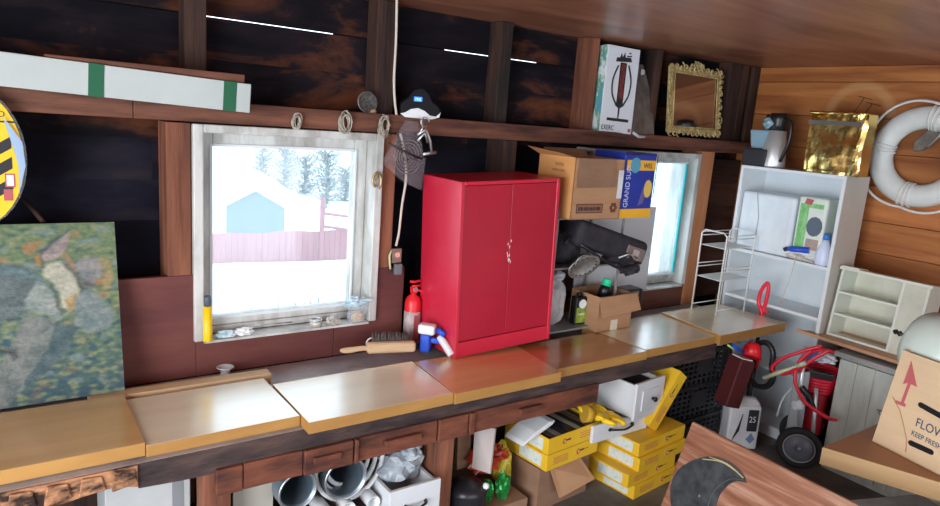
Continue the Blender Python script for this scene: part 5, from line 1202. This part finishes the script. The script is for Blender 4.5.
M = frame3(at(484, 476, y=2.07), at(496, 476, y=2.00)); b = MB()
q = [at(472, 468, y=2.12), at(490, 474, y=2.02), at(495, 429, y=2.02), at(475, 424, y=2.12)]; n_ = Vector((.01, .004, 0)); b.hexa(q, [v+n_ for v in q]); tag(b.build('plain_board', mat('pinkish_grey_sheet', (.42, .36, .34), (.5, .44, .41), rough=.6))
    , 'pinkish-grey thin sheet standing on edge right of the middle bench leg', 'sheet')
q = [at(457, 470, y=2.2), at(470, 466, y=2.2), at(471, 428, y=2.2), at(458, 432, y=2.2)]; b = MB(); b.hexa(q, [v+Vector((0, .02, 0)) for v in q]); tag(b.build('corrugated_sheet', cardb), 'ribbed brown cardboard sheet right behind the middle bench leg', 'cardboard')
# left bay
Z3 = .1905
t = drawer('storage_drawer_box', 'white drawer with a black bail handle in front of the crumpled plastic bag', (1.125, 1.962, Z3), .222, .24, .165, -.02, 'bail', False, rot=(0, -.0, 0)) 
b = MB(); b.blob((0, 0, .0), (.095, .07, .07), amp=.35, seed=51); b.blob((.03, -.01, .05), (.05, .045, .05), amp=.4, seed=52); o = b.build('crumpled_plastic_bag', mat('grey_film', (.24, .28, .32), (.46, .49, .52), rough=.25, sc=(14, 14, 14), bump=.5), loc=(1.245, 2.11, Z3+.185)); tag(o, 'crumpled clear-grey plastic bag lying on the white drawer under the bench', 'bag')
b = MB(); b.blob((0, 0, 0), (.05, .04, .06), amp=.12, seed=53); tag(b.build('blue_sack', mat('deep_blue', (.01, .03, .28), rough=.35), loc=(1.32, 2.17, Z3+.185)), 'deep blue bundle behind the crumpled plastic bag beside the middle bench leg', 'bundle')
def duct(px, py, r, yf, L_, lab, rz):
    p = at(px, py, y=yf); t = thing('flexible_duct', lab, 'duct', p, rz, group='silver ducts under the bench')
    b = MB(); n_ = 26; prof = [(r+(.003 if k % 2 else 0), L_*k/n_) for k in range(n_+1)]+[(r-.006-(.003 if k % 2 else 0), L_*k/n_) for k in range(n_, -1, -1)]; prof.append(prof[0])
    b.lathe(prof, M=Matrix.Rotation(math.radians(-90), 4, 'X')); b.build('duct_wall', galv, t)
    b = MB(); b.tube([(r*math.cos(q*.2094), 0, r*math.sin(q*.2094)) for q in range(30)], .004, closed=True, seg=6); b.build('rim', steel, t)
duct(298, 491, .068, 2.03, .40, 'left silver flexible duct with a torn rim under the bench', .05)
duct(346, 479, .078, 2.04, .42, 'right silver flexible duct, the wider one, in front of the white hose', -.05)
b = MB()
pc = at(350, 462, y=2.10)
for k in range(3): b.tube([(pc.x+(.135-.024*k)*math.cos(q*.1745), 2.10+.012*k, pc.z+(.15-.024*k)*math.sin(q*.1745)) for q in range(36)], .009, closed=True, seg=8)
tag(b.build('white_hose_coil', white), 'coil of white hose standing behind the right silver duct', 'hose')
for k, (px, py, lab) in enumerate(((326, 514, 'short white plastic pipe between the two silver ducts'), (349, 509, 'white plastic pipe on the left under the wider silver duct'), (374, 503, 'white plastic pipe on the right, next to the white drawer'))):
    p = at(px, py, y=2.03); b = MB(); b.lathe([(.026, 0), (.026, .35), (.021, .35), (.021, 0), (.026, 0)], M=Matrix.Rotation(math.radians(-90), 4, 'X')); o = b.build('plastic_pipe', white, loc=p); tag(o, lab, 'pipe', 'white plastic pipes under the bench')
q = at(253, 500, y=2.03); b = MB(); b.box(0, .135, 0, .02, 0, at(253, 484, y=2.06).z-Z3+.02); tag(b.build('beige_sheet', mat('beige_panel', (.40, .37, .31), (.46, .43, .37), rough=.5), loc=(at(236, 500, y=2.06).x, 2.09, Z3)), 'pale beige sheet standing between the left leg and the left duct', 'panel')
t = thing('grey_carton', 'pale grey box with small black lettering under the left end of the bench', 'box', (.225, 2.12, Z3), rz=-.02)
hg2 = .36
b = MB(); b.box(0, .245, 0, .26, 0, hg2); b.build('carton_body', mat('pale_grey_card', (.38, .39, .39), (.46, .47, .47), rough=.6, sc=(3, 3, 3)), t, bevel=.003)
b = MB(); b.box(.19, .225, -.0012, 0, .03, hg2); b.build('dark_stripe', mat('grey_stripe', (.2, .21, .22)), t)
strokes(ink, t, .12, hg2-.165, .09, .012, 8, -.002)
# ================================================================== FOREGROUND
# plank with the black crescent
A = at(692, 421, z=.62); C_ = at(868, 510, z=.62); C_ = A+(C_-A).normalized()*.95
dn = Vector((-.62, -.02, -.78)).normalized()
# find in-plane down direction so that (660,506) lies on the left edge
best = None
for k in range(60):
    an = math.radians(20+k*1.2); u = (C_-A).normalized(); side = Vector((u.y, -u.x, 0)); side = side if side.x < 0 else -side
    dv = side*math.cos(an)+Vector((0, 0, -math.sin(an))); q = A+dv*.30
    v = q-CAM; z_ = v.dot(_f); px, py = CX+FPX*v.dot(CR)/z_, CY-FPX*v.dot(CU)/z_
    ex = 692+(660-692)*(py-421)/(506-421); e = abs(px-ex)
    if best is None or e < best[0]: best = (e, an, dv)
dv = best[2]; Lp = .62/max(.2, -dv.z)*.985
print('PLANK', best[0], math.degrees(best[1]), A, Lp)
u = (C_-A).normalized(); nrm = u.cross(dv).normalized(); nrm = nrm if nrm.dot(CAM-A) > 0 else -nrm
M = Matrix((u, -nrm, -dv)).transposed().to_4x4(); M.translation = A
t = thing('salvaged_plank', 'worn reddish-brown wooden panel with a black crescent leaning in the foreground', 'panel', M=M)
W_ = .95
b = MB(); b.box(0, W_, 0, .022, -Lp, 0); b.build('panel_body', mat('worn_red_wood', (.16, .055, .028), (.46, .28, .20), c3=(.27, .11, .06), rough=.5, sc=(2.4, 14, 34), lo=.3, hi=.7, bump=.3, bsc=(6, 60, 60), dist=.6), t, bevel=.006)
Mi = M.inverted(); Nn = M.to_3x3() @ Vector((0, 1, 0))
def V(px, py): q = Mi @ onpl(px, py, A, Nn); return (q.x, q.z)
outer = [V(*p) for p in ((747, 483), (744, 475), (738, 468), (728, 461), (717, 457), (705, 457), (692, 461), (681, 468), (674, 477), (671, 488), (671, 500), (673, 512), (680, 526))]
inner = [V(*p) for p in ((715, 528), (715, 512), (718, 500), (722, 492), (730, 484), (738, 481))]
b = MB(); 
oo = smooth([(x, 0, z) for x, z in outer], 3); ii = smooth([(x, 0, z) for x, z in inner], 3)
b.prism([(v.x, v.z) for v in oo+ii], -.004, -.0005); b.build('black_crescent', mat('dull_black_paint', (.018, .022, .026), (.055, .06, .065), rough=.45, sc=(20, 20, 20), bump=.3), t)
b = MB(); b.tube([(v.x, -.004, v.z) for v in smooth([(x, 0, z) for x, z in [V(*p) for p in ((722, 484), (714, 492), (709, 505), (708, 520))]], 4)], .0018, seg=5); b.tube([(v.x, -.004, v.z) for v in smooth([(x, 0, z) for x, z in [V(*p) for p in ((722, 484), (732, 479), (744, 480))]], 4)], .0018, seg=5); b.build('raised_line', mat('dull_black_paint2', (.07, .08, .08)), t)
for pts in (((703, 459), (722, 462), (738, 472)), ((710, 457), (728, 464), (744, 478))):
    b = MB(); b.tube([(v.x, -.0045, v.z) for v in smooth([(x, 0, z) for x, z in [V(*p) for p in pts]], 4)], .0022, seg=5); b.build('tan_stroke', mat('tan_paint', (.5, .42, .2)), t)
x, z = V(700, 496); b = MB(); b.cyl((x, -.006, z), (x, -.003, z), .004, seg=10); b.build('nail_head', oldmetal, t)
# table end with a box
ZT3 = .62
A = at(823, 447, z=ZT3); B1 = at(940, 482, z=ZT3); B2_ = at(880, 423, z=ZT3)
e2 = (B1-A).normalized(); e1 = (B2_-A).normalized()
print('TABLE', A, B1, B2_, math.degrees(e2.angle(B2_-A)))
t = thing('table', 'orange-brown laminate table end with a pale front edge in the right foreground', 'table', (A.x, A.y, 0))
E1, E2 = e1*.62, e2*.85
def q4(u0, u1, v0, v1): return [e1*u0+e2*v0, e1*u1+e2*v0, e1*u1+e2*v1, e1*u0+e2*v1]
b = MB(); b.hexa([v+Vector((0, 0, ZT3-.065)) for v in q4(0.001, .62, 0, .85)], [v+Vector((0, 0, ZT3)) for v in q4(0.001, .62, 0, .85)]); b.build('tabletop', mat('brown_laminate', (.25, .095, .03), (.31, .125, .042), rough=.35, sc=(3, 3, 9)), t)
b = MB(); b.hexa([v+Vector((0, 0, ZT3-.067)) for v in q4(-.004, .0005, 0, .85)], [v+Vector((0, 0, ZT3-.0005)) for v in q4(-.004, .0005, 0, .85)]); b.build('front_edge', mat('pale_edge', (.42, .25, .11), (.50, .32, .16), rough=.5, sc=(2, 2, 20)), t)
for u_, v_ in ((.05, .5), (.55, .5), (.05, .80), (.55, .80)):
    b = MB(); b.hexa(q4(u_, u_+.04, v_, v_+.04), [v+Vector((0, 0, ZT3-.066)) for v in q4(u_, u_+.04, v_, v_+.04)]); b.build('leg', apronm, t)
# grey flap at the bottom right
q = [at(852, 499, z=.40), at(880, 490, z=.40)]
b = MB(); b.box(0, .34, -.3, 0, 0, .40); tag(b.build('grey_box', mat('worn_grey_lid', (.35, .34, .31), (.5, .49, .46), rough=.6, sc=(9, 9, 9)), loc=(q[0].x-.02, q[0].y, 0)), 'grey worn box under the front edge of the table end', 'box')
o = bpy.data.objects['grey_box']; o.rotation_euler = (0, 0, -.35)
# flower box
Pb = at(872, 441, z=ZT3+.0005); Pr = at(940, 476, z=ZT3+.0005)
dx_ = (Pr-Pb).normalized()
print('FLOWER', Pb, Pr)
M = Matrix.Translation(Pb) @ Matrix.Rotation(math.atan2(dx_.y, dx_.x), 4, 'Z')
t = thing('flower_carton', 'pale cardboard carton lettered FLOWERS with a red arrow standing on the table', 'box', M=M)
Mi = M.inverted(); n_ = M.to_3x3() @ Vector((0, 1, 0))
def F(px, py): q = Mi @ onpl(px, py, Pb, n_); return (q.x, q.z)
tl, tr_, br_ = F(903, 350), F(940, 369), F(940, 476)
print('FB', tl, tr_, br_, [F(*p) for p in ((885, 395), (875, 432))])
hb = tl[1]; wb = .52; sh = tl[0]
b = MB()
for Q in ([(0, 0), (wb, 0), (wb, .006), (0, .006)], [(0, .294), (wb, .294), (wb, .30), (0, .30)], [(0, .006), (.006, .006), (.006, .294), (0, .294)], [(wb-.006, .006), (wb, .006), (wb, .294), (wb-.006, .294)]):
    b.hexa([(x, y, 0) for x, y in Q], [(x+sh*max(0, 1-x/wb), y, hb) for x, y in Q])
b.hexa([(0, 0, 0), (wb, 0, 0), (wb, .3, 0), (0, .3, 0)], [(0, 0, .005), (wb, 0, .005), (wb, .3, .005), (0, .3, .005)])
b.build('carton_body', cardl, t)
CART = M.copy()
def fp(name, pts, m_, d0=-.0012, par=t): b = MB(); b.prism([F(*p) for p in pts], d0, 0); return b.build(name, m_, par)
fp('red_arrow', ((911.5, 361), (903, 384), (908, 383), (901, 402), (896, 400), (895, 403), (905, 407), (906, 404), (904, 403), (911, 384), (917, 387)), inkr)
def slot(p0, p1, r):
    a_, c_ = Vector((F(*p0)[0], 0, F(*p0)[1])), Vector((F(*p1)[0], 0, F(*p1)[1])); dd = (c_-a_).normalized(); nn_ = Vector((-dd.z, 0, dd.x)); pts = []
    for k in range(9): q_ = math.pi/2+math.pi*k/8; pts.append(a_+(dd*math.cos(q_)+nn_*math.sin(q_))*r)
    for k in range(9): q_ = -math.pi/2+math.pi*k/8; pts.append(c_+(dd*math.cos(q_)+nn_*math.sin(q_))*r)
    b = MB(); b.prism([(v.x, v.z) for v in pts], -.0014, 0); b.build('hand_hole', black, t)
slot((921, 405), (950, 421), .010); slot((911, 443), (931, 452), .010)
p = F(915, 425.5); p2 = F(940, 438); sl = math.atan2(p2[1]-p[1], p2[0]-p[0])
text('FLOWERS', .047, inkb, t, (p[0], -.0012, p[1]), rot=(math.pi/2, -sl, 0), depth=.0004, sx=.8)
p = F(911, 441)
p = F(912, 436)
text('KEEP FRESH', .027, inkb, t, (F(911, 434.5)[0], -.0012, F(911, 434.5)[1]), rot=(math.pi/2, -sl, 0), depth=.0004, sx=.8)
b = MB(); cr_ = [F(*p) for p in ((893, 397), (900, 410), (904, 426), (907, 440), (906, 452))]; b.tube([(x, -.001, z) for x, z in cr_], .0016, seg=5); b.build('creased_edge', card, t)
# glass shade on the carton
ZL = ZT3+hb
pc = at(907, 340, y=Pb.y+.06)
dirL = (at(884, 331, y=Pb.y+.02)-at(907, 335, y=Pb.y+.05)).normalized()
c0_ = at(902, 336, y=Pb.y+.10)
ax = (CART.to_3x3() @ Vector((-1, -.1, .12))).normalized()
up = Vector((0, 0, 1)); sx_ = up.cross(ax).normalized(); up = ax.cross(sx_)
M = Matrix((sx_, up, ax)).transposed().to_4x4(); M.translation = onpl(910, 338, CART @ Vector((0, .15, 0)), CART.to_3x3() @ Vector((0, 1, 0)))
t = thing('glass_lamp_shade', 'ribbed frosted glass lamp shade with a black finial lying on the flower carton', 'lamp shade', M=M)
b = MB(); seg = 72; prof = [(.022, .0), (.07, -.012), (.108, -.024), (.126, -.048), (.134, -.09), (.140, -.19), (.136, -.195), (.129, -.09), (.120, -.052), (.103, -.030), (.07, -.019), (.022, -.008), (.022, 0)]
vs = []; fs = []
for k in range(seg):
    q = 2*math.pi*k/seg; ri = 1+.022*(1 if k % 2 else -1)
    for r, z in prof: vs.append((r*ri*math.cos(q), r*ri*math.sin(q), z))
for k in range(seg):
    j = (k+1) % seg
    for i in range(len(prof)-1): fs.append((k*len(prof)+i, j*len(prof)+i, j*len(prof)+i+1, k*len(prof)+i+1))
b.add(vs, fs, None, True); b.build('ribbed_glass', frost, t)
b = MB(); b.lathe([(.0001, -.01), (.034, -.012), (.036, -.004), (.030, .004), (.024, .010), (.020, .02), (.0001, .022)]); b.lathe([(.0001, .02), (.008, .022), (.006, .034), (.012, .040), (.006, .048), (.011, .056), (.007, .064), (.0001, .070)]); b.build('finial', black, t)
